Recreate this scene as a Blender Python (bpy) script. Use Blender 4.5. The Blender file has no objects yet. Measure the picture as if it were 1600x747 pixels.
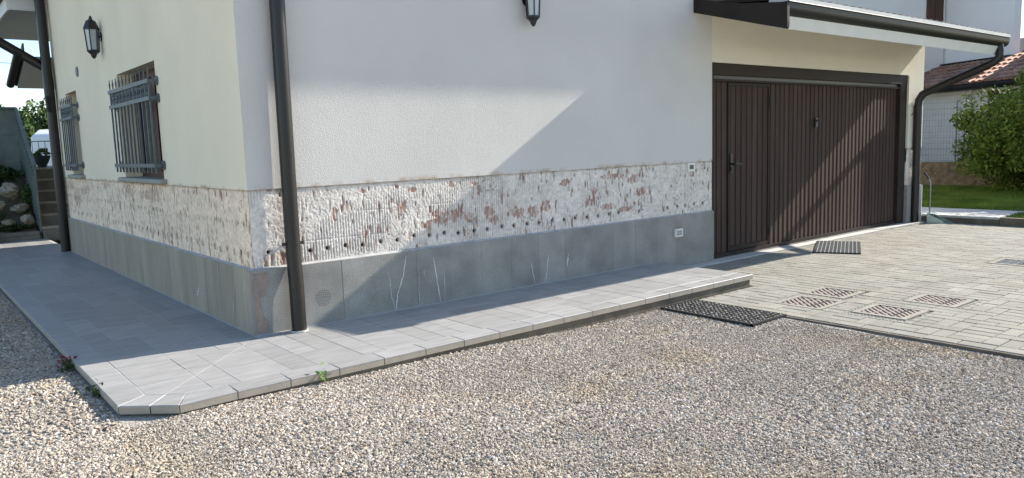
import bpy, math, random
import numpy as np
from mathutils import Vector, Matrix
random.seed(7); rng = np.random.default_rng(11)
sc = bpy.context.scene
COL = sc.collection
# ------------------------------------------------------------------ camera, sky, sun, exposure
R_ = math.radians
cam = bpy.data.cameras.new('camera'); camo = bpy.data.objects.new('camera', cam); COL.objects.link(camo); sc.camera = camo
cam.sensor_width = 36; cam.lens = 26.945; cam.clip_start = .05; cam.clip_end = 500
def cam_matrix(loc, pitch, yaw, roll):
    f = Vector((math.cos(pitch)*math.sin(yaw), math.cos(pitch)*math.cos(yaw), -math.sin(pitch)))
    r = Vector((math.cos(yaw), -math.sin(yaw), 0)); u = r.cross(f)
    r2 = math.cos(roll)*r + math.sin(roll)*u; u2 = -math.sin(roll)*r + math.cos(roll)*u
    m = Matrix((r2, u2, -f)).transposed().to_4x4(); m.translation = loc
    return m
camo.matrix_world = cam_matrix(Vector((-1.9645, -5.4171, 1.3259)), R_(7.0472), R_(38.9696), R_(-1.8785))
SUN = Vector((1, -.1317, .58)).normalized()
wd = bpy.data.worlds.new('World'); sc.world = wd; wd.use_nodes = True
nt = wd.node_tree; bg = nt.nodes['Background']; sky = nt.nodes.new('ShaderNodeTexSky')
sky.sky_type = 'NISHITA'; sky.sun_disc = False
sky.sun_elevation = math.asin(SUN.z); sky.sun_rotation = math.atan2(SUN.x, SUN.y)
sky.altitude = 700; sky.air_density = 1.0; sky.dust_density = .5; sky.ozone_density = 1.0
nt.links.new(sky.outputs[0], bg.inputs[0]); bg.inputs[1].default_value = .108
sl = bpy.data.lights.new('sun', 'SUN'); sl.energy = 4.2; sl.angle = R_(.53); sl.color = (1, .925, .82)
so = bpy.data.objects.new('sun', sl); COL.objects.link(so); so.rotation_euler = SUN.to_track_quat('Z', 'Y').to_euler(); so.location = (8, -6, 9)
vs = sc.view_settings; vs.view_transform = 'Standard'; vs.look = 'None'; vs.gamma = 1; vs.exposure = 1.26
try: vs.use_curve_mapping = False
except Exception: pass
sc.cycles.max_bounces = 6; sc.cycles.diffuse_bounces = 4

# ------------------------------------------------------------------ helpers
class MB:
    def __init__(s): s.v = []; s.f = []; s.m = []
    def add(s, vs, fs, mi=0):
        o = len(s.v); s.v += [tuple(p) for p in vs]; s.f += [tuple(i+o for i in f) for f in fs]; s.m += [mi]*len(fs); return s
    def box(s, a, b, mi=0):
        x0, y0, z0 = a; x1, y1, z1 = b
        return s.add([(x0,y0,z0),(x1,y0,z0),(x1,y1,z0),(x0,y1,z0),(x0,y0,z1),(x1,y0,z1),(x1,y1,z1),(x0,y1,z1)],
                     [(0,3,2,1),(4,5,6,7),(0,1,5,4),(1,2,6,5),(2,3,7,6),(3,0,4,7)], mi)
    def obox(s, c, u, v, w, mi=0):      # oriented box, half axes
        c, u, v, w = map(Vector, (c, u, v, w))
        P = [c+u*a+v*b+w*d for d in (-1,1) for a, b in ((-1,-1),(1,-1),(1,1),(-1,1))]
        return s.add(P, [(0,3,2,1),(4,5,6,7),(0,1,5,4),(1,2,6,5),(2,3,7,6),(3,0,4,7)], mi)
    def prism(s, poly, z0, z1, ch=0, mi=0):       # vertical prism of a ccw xy polygon, chamfered top edge
        n = len(poly); top = inset(poly, ch) if ch else poly
        v = [(x,y,z0) for x,y in poly] + [(x,y,z1-ch) for x,y in poly]; f = [tuple(range(n-1,-1,-1))]
        f += [(i,(i+1)%n,n+(i+1)%n,n+i) for i in range(n)]
        if ch:
            v += [(x,y,z1) for x,y in top]; f += [(n+i,n+(i+1)%n,2*n+(i+1)%n,2*n+i) for i in range(n)]; f.append(tuple(range(2*n,3*n)))
        else: f.append(tuple(range(n,2*n)))
        return s.add(v, f, mi)
    def extr(s, pts, vec, mi=0):        # extrude a planar 3d polygon along vec
        n = len(pts); vec = Vector(vec); a = [Vector(p) for p in pts]; b = [p+vec for p in a]
        return s.add(a+b, [tuple(range(n-1,-1,-1)), tuple(range(n,2*n))]+[(i,(i+1)%n,n+(i+1)%n,n+i) for i in range(n)], mi)
    def tube(s, path, r, seg=12, cap=True, mi=0):
        path = [Vector(p) for p in path]; n = len(path); rs = r if isinstance(r, (list, tuple)) else [r]*n
        t0 = (path[1]-path[0]).normalized(); up = Vector((0,0,1)) if abs(t0.z) < .9 else Vector((1,0,0))
        nrm = t0.cross(up).normalized(); V = []; F = []
        for i, p in enumerate(path):
            t = ((path[min(i+1,n-1)]-path[max(i-1,0)])).normalized()
            nrm = (nrm - t*nrm.dot(t)).normalized(); b = t.cross(nrm)
            k = 1.0
            if 0 < i < n-1:
                c = (path[i]-path[i-1]).normalized().dot((path[i+1]-path[i]).normalized()); k = 1/max(.5, math.sqrt((1+c)/2)) if c < .999 else 1
            for j in range(seg):
                a = 2*math.pi*j/seg; V.append(p+(nrm*math.cos(a)+b*math.sin(a))*rs[i])
        for i in range(n-1):
            for j in range(seg):
                k2 = (j+1)%seg; F.append((i*seg+j, i*seg+k2, (i+1)*seg+k2, (i+1)*seg+j))
        if cap: F += [tuple(range(seg-1,-1,-1)), tuple(range((n-1)*seg, n*seg))]
        return s.add(V, F, mi)
    def lathe(s, c, prof, seg=20, mi=0):  # prof [(r,z)]
        V = []; F = []; n = len(prof)
        for r, z in prof:
            for j in range(seg):
                a = 2*math.pi*j/seg; V.append((c[0]+r*math.cos(a), c[1]+r*math.sin(a), c[2]+z))
        for i in range(n-1):
            for j in range(seg): F.append((i*seg+j, i*seg+(j+1)%seg, (i+1)*seg+(j+1)%seg, (i+1)*seg+j))
        F += [tuple(range(seg-1,-1,-1)), tuple(range((n-1)*seg, n*seg))]
        return s.add(V, F, mi)
    def mesh(s, name, mats, smooth=False):
        me = bpy.data.meshes.new(name); me.from_pydata(s.v, [], s.f)
        for m in (mats if isinstance(mats, list) else [mats]): me.materials.append(m)
        if isinstance(mats, list): me.polygons.foreach_set('material_index', s.m)
        if smooth: me.polygons.foreach_set('use_smooth', [True]*len(me.polygons))
        me.update(); return me
    def build(s, name, mat, parent=None, smooth=False): return link(name, s.mesh(name, mat, smooth), parent)
def wpos(o):
    p = Vector((0,0,0))
    while o: p += o.location; o = o.parent
    return p
def link(name, me, parent=None, loc=(0,0,0), rot=None):
    o = bpy.data.objects.new(name, me); COL.objects.link(o)
    if parent: o.parent = parent; o.location = Vector(loc) - wpos(parent)
    else: o.location = loc
    if rot: o.rotation_euler = rot
    return o
def empty(name, loc, label, cat, group=None):
    o = bpy.data.objects.new(name, None); COL.objects.link(o); o.location = loc; o.empty_display_size = .1
    return tag(o, label, cat, group)
def tag(o, label=None, cat=None, group=None, kind=None):
    for k, v in (('label',label),('category',cat),('group',group),('kind',kind)):
        if v: o[k] = v
    return o
def shade_auto(o, ang=35):
    me = o.data; me.polygons.foreach_set('use_smooth', [True]*len(me.polygons))
    try: me.set_sharp_from_angle(angle=R_(ang))
    except Exception: pass
    return o
def inset(poly, c):
    n = len(poly); out = []
    for i in range(n):
        p0 = Vector(poly[i-1]); p1 = Vector(poly[i]); p2 = Vector(poly[(i+1)%n])
        d1 = (p1-p0).normalized(); d2 = (p2-p1).normalized(); n1 = Vector((-d1.y, d1.x)); n2 = Vector((-d2.y, d2.x))
        b = (n1+n2); L = b.length
        if L < 1e-6: out.append(tuple(p1+n1*c)); continue
        b /= L; out.append(tuple(p1 + b*(c/max(.35, b.dot(n1)))))
    return out
def clip(poly, a, b, keep, c=0):       # half plane a*x+b*y+c (sign keep)
    out = []; n = len(poly); f = lambda p: keep*(a*p[0]+b*p[1]+c)
    for i in range(n):
        p, q = poly[i], poly[(i+1)%n]; fp, fq = f(p), f(q)
        if fp >= 0: out.append(p)
        if (fp > 0 and fq < 0) or (fp < 0 and fq > 0):
            t = fp/(fp-fq); out.append((p[0]+(q[0]-p[0])*t, p[1]+(q[1]-p[1])*t))
    return out
def area(poly): return .5*sum(poly[i][0]*poly[(i+1)%len(poly)][1]-poly[(i+1)%len(poly)][0]*poly[i][1] for i in range(len(poly)))
def np_mesh(name, V, F, mat, smooth=False, col=None):
    V = np.asarray(V, np.float32); F = np.asarray(F, np.int32); me = bpy.data.meshes.new(name); k = F.shape[1]
    me.vertices.add(len(V)); me.vertices.foreach_set('co', V.ravel())
    me.loops.add(F.size); me.loops.foreach_set('vertex_index', F.ravel())
    me.polygons.add(len(F)); me.polygons.foreach_set('loop_start', np.arange(0, F.size, k, dtype=np.int32))
    try: me.polygons.foreach_set('loop_total', np.full(len(F), k, np.int32))
    except Exception: pass
    if smooth: me.polygons.foreach_set('use_smooth', np.ones(len(F), bool))
    me.materials.append(mat); me.update(calc_edges=True)
    if col is not None:
        at = me.color_attributes.new('col', 'FLOAT_COLOR', 'POINT')
        c4 = np.ones((len(V),4), np.float32); c4[:,:3] = col; at.data.foreach_set('color', c4.ravel())
    return me
def vnoise(nu, nv, su, sv):       # smooth value noise on a grid, feature size in cells
    g = rng.random((int(nu/su)+3, int(nv/sv)+3)); u = np.arange(nu)/su; v = np.arange(nv)/sv
    iu = u.astype(int); iv = v.astype(int); fu = u-iu; fv = v-iv; fu = fu*fu*(3-2*fu); fv = fv*fv*(3-2*fv)
    fu = fu[:,None]; fv = fv[None,:]
    A = g[np.ix_(iu,iv)]; B = g[np.ix_(iu+1,iv)]; Cc = g[np.ix_(iu,iv+1)]; D = g[np.ix_(iu+1,iv+1)]
    return (A*(1-fu)+B*fu)*(1-fv) + (Cc*(1-fu)+D*fu)*fv
def sstep(a, b, x): t = np.clip((x-a)/(b-a), 0, 1); return t*t*(3-2*t)

# ------------------------------------------------------------------ materials
def N(nt, kind, **kw):
    n = nt.nodes.new('ShaderNode'+kind)
    for k, v in kw.items():
        if k in n.inputs: n.inputs[k].default_value = v
        else: setattr(n, k, v)
    return n
def mat(name, base, rough=.7, var=.12, scale=3., bump=0., bscale=80., spec=.35, rnd=0., tint=None, tscale=1.2, tamt=.5, stretch=None, metal=0., detail=6, fine=0., fscale=250., stain=None):
    m = bpy.data.materials.new(name); m.use_nodes = True; nt = m.node_tree; L = nt.links.new
    b = nt.nodes['Principled BSDF']; b.inputs['Roughness'].default_value = rough; b.inputs['Metallic'].default_value = metal
    b.inputs['Specular IOR Level'].default_value = spec
    geo = N(nt, 'NewGeometry'); vec = geo.outputs['Position']
    if stretch:
        mp = N(nt, 'Mapping'); mp.inputs['Scale'].default_value = stretch; L(vec, mp.inputs['Vector']); vec = mp.outputs[0]
    def noise(s, d=detail, v=vec):
        n = N(nt, 'TexNoise', Scale=s, Detail=d); L(v, n.inputs['Vector']); return n.outputs['Fac']
    def mul(col, fac, lo, hi):
        mr = N(nt, 'MapRange'); mr.inputs[1].default_value = .3; mr.inputs[2].default_value = .7; mr.inputs[3].default_value = lo; mr.inputs[4].default_value = hi; L(fac, mr.inputs[0])
        mx = N(nt, 'Mix', data_type='RGBA', blend_type='MULTIPLY'); mx.inputs[0].default_value = 1
        L(col, mx.inputs[6]); L(mr.outputs[0], mx.inputs[7]); return mx.outputs[2]
    rgb = N(nt, 'RGB'); rgb.outputs[0].default_value = (*base, 1); col = rgb.outputs[0]
    if tint:
        mx = N(nt, 'Mix', data_type='RGBA'); mr = N(nt, 'MapRange'); mr.inputs[1].default_value = .42; mr.inputs[2].default_value = .68; mr.inputs[4].default_value = tamt
        L(noise(tscale), mr.inputs[0]); L(mr.outputs[0], mx.inputs[0]); L(col, mx.inputs[6]); mx.inputs[7].default_value = (*tint, 1); col = mx.outputs[2]
    if var: col = mul(col, noise(scale), 1-var, 1+var)
    if stain:      # rusty drip line with its own ragged shape along a height
        sx = N(nt, 'SeparateXYZ'); L(geo.outputs['Position'], sx.inputs[0]); m1 = N(nt, 'MapRange'); m1.inputs[1].default_value = stain[1]; m1.inputs[2].default_value = stain[0]; L(sx.outputs[2], m1.inputs[0])
        m2 = N(nt, 'MapRange'); m2.inputs[1].default_value = .45; m2.inputs[2].default_value = .72; L(noise(7), m2.inputs[0])
        mm = N(nt, 'Math', operation='MULTIPLY'); L(m1.outputs[0], mm.inputs[0]); L(m2.outputs[0], mm.inputs[1])
        mx = N(nt, 'Mix', data_type='RGBA'); L(mm.outputs[0], mx.inputs[0]); L(col, mx.inputs[6]); mx.inputs[7].default_value = (*stain[2], 1); col = mx.outputs[2]
    if fine: col = mul(col, noise(fscale, 2), 1-fine, 1+fine)
    if rnd:
        oi = N(nt, 'ObjectInfo'); mr = N(nt, 'MapRange'); mr.inputs[3].default_value = 1-rnd; mr.inputs[4].default_value = 1+rnd; L(oi.outputs['Random'], mr.inputs[0])
        mx = N(nt, 'Mix', data_type='RGBA', blend_type='MULTIPLY'); mx.inputs[0].default_value = 1; L(col, mx.inputs[6]); L(mr.outputs[0], mx.inputs[7]); col = mx.outputs[2]
    L(col, b.inputs['Base Color'])
    if bump:
        bp = N(nt, 'Bump'); bp.inputs['Strength'].default_value = 1; bp.inputs['Distance'].default_value = bump
        L(noise(bscale, 4, geo.outputs['Position']), bp.inputs['Height']); L(bp.outputs[0], b.inputs['Normal'])
    return m
def attr_mat(name, rough=.85, bump=.0015, bscale=160):
    m = mat(name, (1,1,1), rough, var=.1, scale=30, bump=bump, bscale=bscale, spec=.2)
    nt = m.node_tree; a = N(nt, 'Attribute', attribute_name='col'); rgb = [n for n in nt.nodes if n.type == 'RGB'][0]
    for l in list(rgb.outputs[0].links): s = l.to_socket; nt.links.remove(l); nt.links.new(a.outputs['Color'], s)
    return m
def glass_mat(name, col, rough=.05):
    m = mat(name, col, rough, var=.05, spec=.6); return m
PLASTER = mat('white_plaster', (.61,.588,.555), .9, var=.06, scale=.9, stain=(1.06,1.10,(.34,.22,.12)), bump=.0031, bscale=165, spec=.15)
CREAM = mat('cream_plaster', (.88,.77,.58), .9, var=.05, scale=1.1, stain=(1.06,1.09,(.40,.30,.16)), bump=.0015, bscale=110, spec=.15)
GCREAM = mat('pale_cream_plaster', (.72,.675,.57), .9, var=.05, scale=1.1, bump=.0018, bscale=120, spec=.15, stain=(1.06,1.09,(.40,.30,.16)))
STRIP = attr_mat('stripped_mortar'); 
PLINTH = mat('grey_stone_slab', (.272,.262,.245), .75, var=.2, scale=4, bump=.0022, bscale=150, rnd=.08, tint=(.25,.26,.22), tscale=1.5, fine=.26, fscale=125)
PLINTHL = mat('reflection_tinted_slab', (.335,.29,.22), .7, var=.14, scale=2.0, bump=.0007, bscale=140, rnd=.07, stretch=(1,2.6,.5), fine=.1, fscale=120)  # same grey slab, reflected light on the side wall put into its colour
MORTAR = mat('pale_mortar', (.42,.43,.44), .9, var=.12, scale=9, bump=.003, bscale=70)
LIME = mat('lime_streak', (.62,.63,.62), .9, var=.2, scale=60)
TILE = mat('grey_porcelain', (.325,.322,.315), .5, var=.15, scale=2.6, bump=.0006, bscale=60, rnd=.09, stretch=(1.6,9,4), fine=.05, fscale=90, spec=.4)
TILEE = mat('beige_tile_edge', (.36,.32,.265), .7, var=.1, scale=12, bump=.001)
GROUT = mat('pale_grout', (.46,.455,.44), .9, var=.15, scale=10, bump=.002)
CONC = mat('dark_concrete', (.135,.115,.088), .9, var=.3, scale=7, bump=.006, bscale=40)
PAVER = mat('concrete_paver', (.29,.282,.245), .9, var=.12, scale=4, bump=.0025, bscale=190, rnd=.09, tint=(.27,.25,.195), tscale=.8, fine=.1, fscale=160, spec=.2)
SAND = mat('dark_joint_sand', (.12,.115,.095), .95, var=.3, scale=20, bump=.004)
PLAT = mat('pale_concrete', (.52,.51,.48), .85, var=.1, scale=6, bump=.0015)
BEIGE = mat('beige_concrete', (.47,.42,.34), .9, var=.12, scale=8, bump=.002)
GRATE = mat('brown_concrete_grate', (.28,.238,.212), .9, var=.2, scale=20, bump=.002)
GFRAME = mat('beige_grate_frame', (.30,.278,.235), .9, var=.14, scale=9, bump=.002, fine=.1, fscale=160)
PIT = mat('dark_pit', (.02,.018,.018), .95, var=.2)  # near-black that stands for the shade in slots and holes
PIPE = mat('dark_brown_metal', (.014,.0115,.010), .36, var=.15, scale=3, spec=.45, stretch=(3,3,.6), bump=.0004, bscale=25)
GUTTER = mat('dark_gutter_metal', (.014,.013,.013), .5, var=.15, scale=2, spec=.25, bump=.0005, bscale=20)
BOARD = mat('dark_brown_board', (.018,.013,.010), .6, var=.25, scale=3, bump=.001, bscale=30)
DOOR = mat('dark_brown_door_panel', (.062,.041,.034), .65, var=.16, scale=3, stretch=(6,6,.7), rnd=.16, spec=.12, bump=.0006, bscale=40)
DFRAME = mat('dark_brown_door_frame', (.032,.0235,.020), .55, var=.15, scale=3, spec=.12)
BLACK = mat('black_metal', (.012,.012,.014), .4, var=.1, spec=.5)
STEEL = mat('grey_steel', (.30,.30,.29), .4, var=.2, scale=10, metal=.6)
WHITEP = mat('white_paint', (.70,.70,.67), .6, var=.05, scale=4, bump=.0006)
SOFF = mat('shaded_grey_paint', (.42,.44,.42), .7, var=.06)  # rear soffit paint with its shade put into the colour
FLASH = mat('pale_metal_flashing', (.55,.55,.53), .45, var=.1, scale=5)
IRON = mat('blue_grey_iron', (.10,.122,.135), .5, var=.2, scale=14, spec=.45, bump=.0006, bscale=90)
SILL = mat('grey_stone_sill', (.33,.325,.28), .8, var=.12, scale=7, bump=.001)
WOOD = mat('brown_wood', (.075,.032,.022), .55, var=.2, scale=4, stretch=(5,5,.7))
PANE = glass_mat('dark_pane', (.015,.02,.022), .04)
FROST = glass_mat('pale_lamp_glass', (.38,.42,.45), .12)
GRAVELB = mat('gravel_bed', (.40,.37,.32), .95, var=.35, scale=60, bump=.012, bscale=75, detail=8)
EARTH = mat('earth', (.16,.14,.09), .95, var=.3, scale=.7, bump=.01, bscale=12)
LAWNM = mat('lawn_soil', (.055,.095,.02), .95, var=.35, scale=4, bump=.02, bscale=40)
GRASS = mat('grass_blade', (.105,.18,.025), .6, var=.35, scale=1.6, tint=(.21,.25,.045), tscale=.8, spec=.25)  # yellow-green tint puts sunlit lawn patches into the blade colour
LEAF = mat('leaf_green', (.085,.14,.026), .75, var=.35, scale=2.4, tint=(.19,.23,.05), tscale=1.5, tamt=.7, spec=.1)
LEAFD = mat('leaf_dark', (.025,.05,.014), .55, var=.35, scale=3, tint=(.05,.075,.02), spec=.3)
LEAFT = mat('leaf_hedge', (.07,.12,.03), .55, var=.4, scale=1.2, tint=(.035,.07,.02), spec=.3)
LEAFR = mat('leaf_red', (.16,.025,.02), .6, var=.3, scale=40)
LEAFW = mat('leaf_weed', (.10,.20,.03), .5, var=.3, scale=60)
BARK = mat('bark', (.09,.065,.045), .9, var=.3, scale=12, bump=.006, bscale=40)
ROCK = mat('pale_rock', (.32,.28,.21), .9, var=.3, scale=6, bump=.02, bscale=14, tint=(.2,.17,.13), tscale=4)
STONEW = mat('brown_rough_wall', (.24,.19,.125), .95, var=.35, scale=9, bump=.03, bscale=18, tint=(.16,.125,.08), tscale=5)
ROOFT = mat('terracotta_tile', (.36,.19,.13), .85, var=.25, scale=3, rnd=.22, tint=(.44,.30,.23), tscale=1.5)
LILAC = mat('neighbour_shaded_wall', (.72,.72,.73), .9, var=.03, scale=1, bump=.001)  # cool copy of the neighbour's white, shade tint put into the colour
GALV = mat('green_grey_sheet_metal', (.17,.21,.20), .45, var=.15, scale=5, metal=.35, bump=.001, bscale=12)
STEPM = mat('grey_step_stone', (.21,.20,.175), .8, var=.15, scale=6, bump=.0015, rnd=.06)
VANW = mat('white_van_paint', (.78,.79,.80), .25, var=.02, spec=.5)
RUBBER = mat('black_rubber', (.018,.019,.02), .6, var=.15, scale=20)
MATB = mat('dark_mat_pile', (.022,.027,.030), .95, var=.3, scale=30, rnd=.3, bump=.004, bscale=300)
MATL = mat('pale_mat_rib', (.30,.33,.34), .6, var=.15, scale=20)
TERRA = mat('terracotta_pot', (.28,.08,.045), .8, var=.15, scale=10)
STONEB = mat('dark_bowl', (.05,.055,.058), .7, var=.15, scale=10)
ZINC = mat('zinc_dustpan', (.30,.37,.35), .35, var=.2, scale=9, metal=.5)
PLASTIC = mat('ivory_plastic', (.72,.71,.66), .45, var=.04)
SCREEN = mat('grey_plastic_lid', (.33,.335,.34), .4, var=.35, scale=60)

# ------------------------------------------------------------------ the ground
G0 = -.113
MB().box((-90,-60,-.5), (120,120,-.22)).build('ground', EARTH)['kind'] = 'structure'
def gz(x, y):     # gravel surface height
    return -.055 - .066*sstep(-.4, 3.4, np.asarray(x, float)) + .006*np.sin(3.1*np.asarray(x)+1.7*np.asarray(y)) - .012*sstep(1.2, 2.6, -np.asarray(y, float))*0
def gravel_sheet():
    xs = np.concatenate([np.linspace(-40,-9.5,12), np.linspace(-9, 3.54, 84)]); ys = np.concatenate([np.linspace(-40,-9.5,14), np.linspace(-9, 9.5, 106)])  # outer rows widen the bed out of view, added to bounce light
    X, Y = np.meshgrid(xs, ys, indexing='ij'); Z = gz(X, Y) - .012 + .006*(rng.random(X.shape)-.5)
    keep = lambda x, y: (x < -1.10 or y < -1.16)
    V = np.stack([X, Y, Z], -1).reshape(-1,3); F = []
    for i in range(95):
        for j in range(119):
            cx, cy = (xs[i]+xs[i+1])/2, (ys[j]+ys[j+1])/2
            if cx < -1.0 or cy < -1.0: F.append((i*120+j, (i+1)*120+j, (i+1)*120+j+1, i*120+j+1))
    return V, F
V, F = gravel_sheet()
tag(link('gravel_bed', np_mesh('gravel_bed', V, F, GRAVELB, True)), kind='structure')
# pebbles: geometry-node scatter, three belts of density
def pebble_material():
    m = mat('pebble', (.5,.5,.5), .95, var=.18, scale=90, spec=.08); nt = m.node_tree; L = nt.links.new
    rgb = [n for n in nt.nodes if n.type == 'RGB'][0]
    oi = N(nt, 'ObjectInfo'); cr = N(nt, 'ValToRGB'); L(oi.outputs['Random'], cr.inputs[0])
    st = [(0,(.18,.15,.12)),(.10,(.30,.255,.205)),(.25,(.38,.33,.27)),(.45,(.44,.39,.325)),(.62,(.47,.40,.31)),(.75,(.51,.465,.40)),(.90,(.60,.56,.505)),(1,(.42,.31,.215))]
    while len(cr.color_ramp.elements) < len(st): cr.color_ramp.elements.new(.5)
    for e, (p, c) in zip(cr.color_ramp.elements, st): e.position = p; e.color = (*c, 1)
    geo = N(nt, 'NewGeometry'); n = N(nt, 'TexNoise', Scale=1.1, Detail=5); L(geo.outputs['Position'], n.inputs['Vector'])
    mr = N(nt, 'MapRange'); mr.inputs[1].default_value = .52; mr.inputs[2].default_value = .70; mr.inputs[4].default_value = .5; L(n.outputs['Fac'], mr.inputs[0])
    mx = N(nt, 'Mix', data_type='RGBA', blend_type='MULTIPLY'); L(mr.outputs[0], mx.inputs[0]); L(cr.outputs[0], mx.inputs[6]); mx.inputs[7].default_value = (1.0,.86,.62,1)
    for l in list(rgb.outputs[0].links): s = l.to_socket; nt.links.remove(l); L(mx.outputs[2], s)
    return m
PEB = pebble_material()
def scatter(name, me, density, smin, smax, seed, label, cat):
    o = link(name, me); tag(o, label, cat, kind='stuff')
    g = bpy.data.node_groups.new(name, 'GeometryNodeTree'); g.interface.new_socket('Geometry', in_out='INPUT', socket_type='NodeSocketGeometry'); g.interface.new_socket('Geometry', in_out='OUTPUT', socket_type='NodeSocketGeometry')
    nd = lambda t: g.nodes.new(t); L = g.links.new
    gi = nd('NodeGroupInput'); go = nd('NodeGroupOutput'); dp = nd('GeometryNodeDistributePointsOnFaces'); dp.inputs['Density'].default_value = density; dp.inputs['Seed'].default_value = seed
    L(gi.outputs[0], dp.inputs['Mesh']); ge = nd('GeometryNodeGeometryToInstance')
    for k in range(5):
        ico = nd('GeometryNodeMeshIcoSphere'); ico.inputs['Radius'].default_value = 1; ico.inputs['Subdivisions'].default_value = 1 if k < 3 else 2
        sp = nd('GeometryNodeSetPosition'); nz = nd('ShaderNodeTexNoise'); nz.noise_dimensions = '4D'; nz.inputs['W'].default_value = k*3.7+seed; nz.inputs['Scale'].default_value = .9; nz.inputs['Detail'].default_value = 1
        sub = nd('ShaderNodeVectorMath'); sub.operation = 'SUBTRACT'; sub.inputs[1].default_value = (.5,.5,.5); L(nz.outputs['Color'], sub.inputs[0])
        scl = nd('ShaderNodeVectorMath'); scl.operation = 'SCALE'; scl.inputs['Scale'].default_value = 2.4; L(sub.outputs[0], scl.inputs[0])
        L(ico.outputs['Mesh'], sp.inputs['Geometry']); L(scl.outputs[0], sp.inputs['Offset'])
        sm = nd('GeometryNodeSetMaterial'); sm.inputs['Material'].default_value = PEB; L(sp.outputs[0], sm.inputs['Geometry'])
        ss = nd('GeometryNodeSetShadeSmooth'); ss.inputs['Shade Smooth'].default_value = False; L(sm.outputs[0], ss.inputs[0])
        tr = nd('GeometryNodeTransform'); tr.inputs['Scale'].default_value = [(1,.8,.55),(1.1,.7,.6),(.9,.9,.6),(1.2,.8,.6),(1,.75,.7)][k]; L(ss.outputs[0], tr.inputs['Geometry'])
        L(tr.outputs[0], ge.inputs[0])
    ip = nd('GeometryNodeInstanceOnPoints'); ip.inputs['Pick Instance'].default_value = True; L(dp.outputs['Points'], ip.inputs['Points']); L(ge.outputs[0], ip.inputs['Instance'])
    ri = nd('FunctionNodeRandomValue'); ri.data_type = 'INT'; ri.inputs[4].default_value = 0; ri.inputs[5].default_value = 4; L(ri.outputs[2], ip.inputs['Instance Index'])
    rv = nd('FunctionNodeRandomValue'); rv.data_type = 'FLOAT_VECTOR'; rv.inputs[0].default_value = (-.5,-.5,0); rv.inputs[1].default_value = (.5,.5,6.283); L(rv.outputs[0], ip.inputs['Rotation'])
    rs = nd('FunctionNodeRandomValue'); rs.data_type = 'FLOAT'; rs.inputs[2].default_value = 0; rs.inputs[3].default_value = 1
    pw = nd('ShaderNodeMath'); pw.operation = 'POWER'; pw.inputs[1].default_value = 2.2; L(rs.outputs[1], pw.inputs[0])
    mr = nd('ShaderNodeMapRange'); mr.inputs[3].default_value = smin; mr.inputs[4].default_value = smax; L(pw.outputs[0], mr.inputs[0]); pn = nd('ShaderNodeTexNoise'); pn.inputs['Scale'].default_value = 1.3; pn.inputs['Detail'].default_value = 5; po_ = nd('GeometryNodeInputPosition'); L(po_.outputs[0], pn.inputs['Vector'])
    m3 = nd('ShaderNodeMapRange'); m3.inputs[1].default_value = .42; m3.inputs[2].default_value = .62; m3.inputs[3].default_value = 1.12; m3.inputs[4].default_value = .62; L(pn.outputs[0], m3.inputs[0])
    m4 = nd('ShaderNodeMath'); m4.operation = 'MULTIPLY'; L(mr.outputs[0], m4.inputs[0]); L(m3.outputs[0], m4.inputs[1]); L(m4.outputs[0], ip.inputs['Scale'])
    L(ip.outputs[0], go.inputs[0]); md = o.modifiers.new('scatter', 'NODES'); md.node_group = g
    return o
def zone_mesh(name, x0, x1, y0, y1, step, test):
    xs = np.arange(x0, x1+1e-6, step); ys = np.arange(y0, y1+1e-6, step); X, Y = np.meshgrid(xs, ys, indexing='ij')
    V = np.stack([X, Y, gz(X, Y)-.008], -1).reshape(-1,3); ny = len(ys); F = []
    for i in range(len(xs)-1):
        for j in range(ny-1):
            if test(xs[i]+step/2, ys[j]+step/2): F.append((i*ny+j, (i+1)*ny+j, (i+1)*ny+j+1, i*ny+j+1))
    return np_mesh(name, V, F, GRAVELB)
def outside_walk(x, y):
    if x > -1.13 and y > -1.19: return False
    if y > -1.20 and x > -1.13: return False
    if x < -.87 and x > -1.13 and y > -.99 - (x+1.126)*.87 - .0 : return False
    return True
def mesh_mat_zone(x, y): return 3.08 < x < 3.55 and -2.08 < y < -1.1
near = lambda x, y: outside_walk(x, y) and not mesh_mat_zone(x, y) and (y < -1.19 or x < -1.13)
scatter('gravel', zone_mesh('gravel', -2.6, 3.50, -4.6, -1.16, .06, near), 12500, .0040, .0118, 3, 'pale grey and beige gravel covering the yard in front of the walkway', 'gravel')
scatter('gravel', zone_mesh('gravel', -4.2, -1.10, -1.16, 6.2, .06, lambda x, y: x < -1.145), 3200, .006, .015, 5, 'shaded gravel strip along the left side of the walkway', 'gravel')

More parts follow.
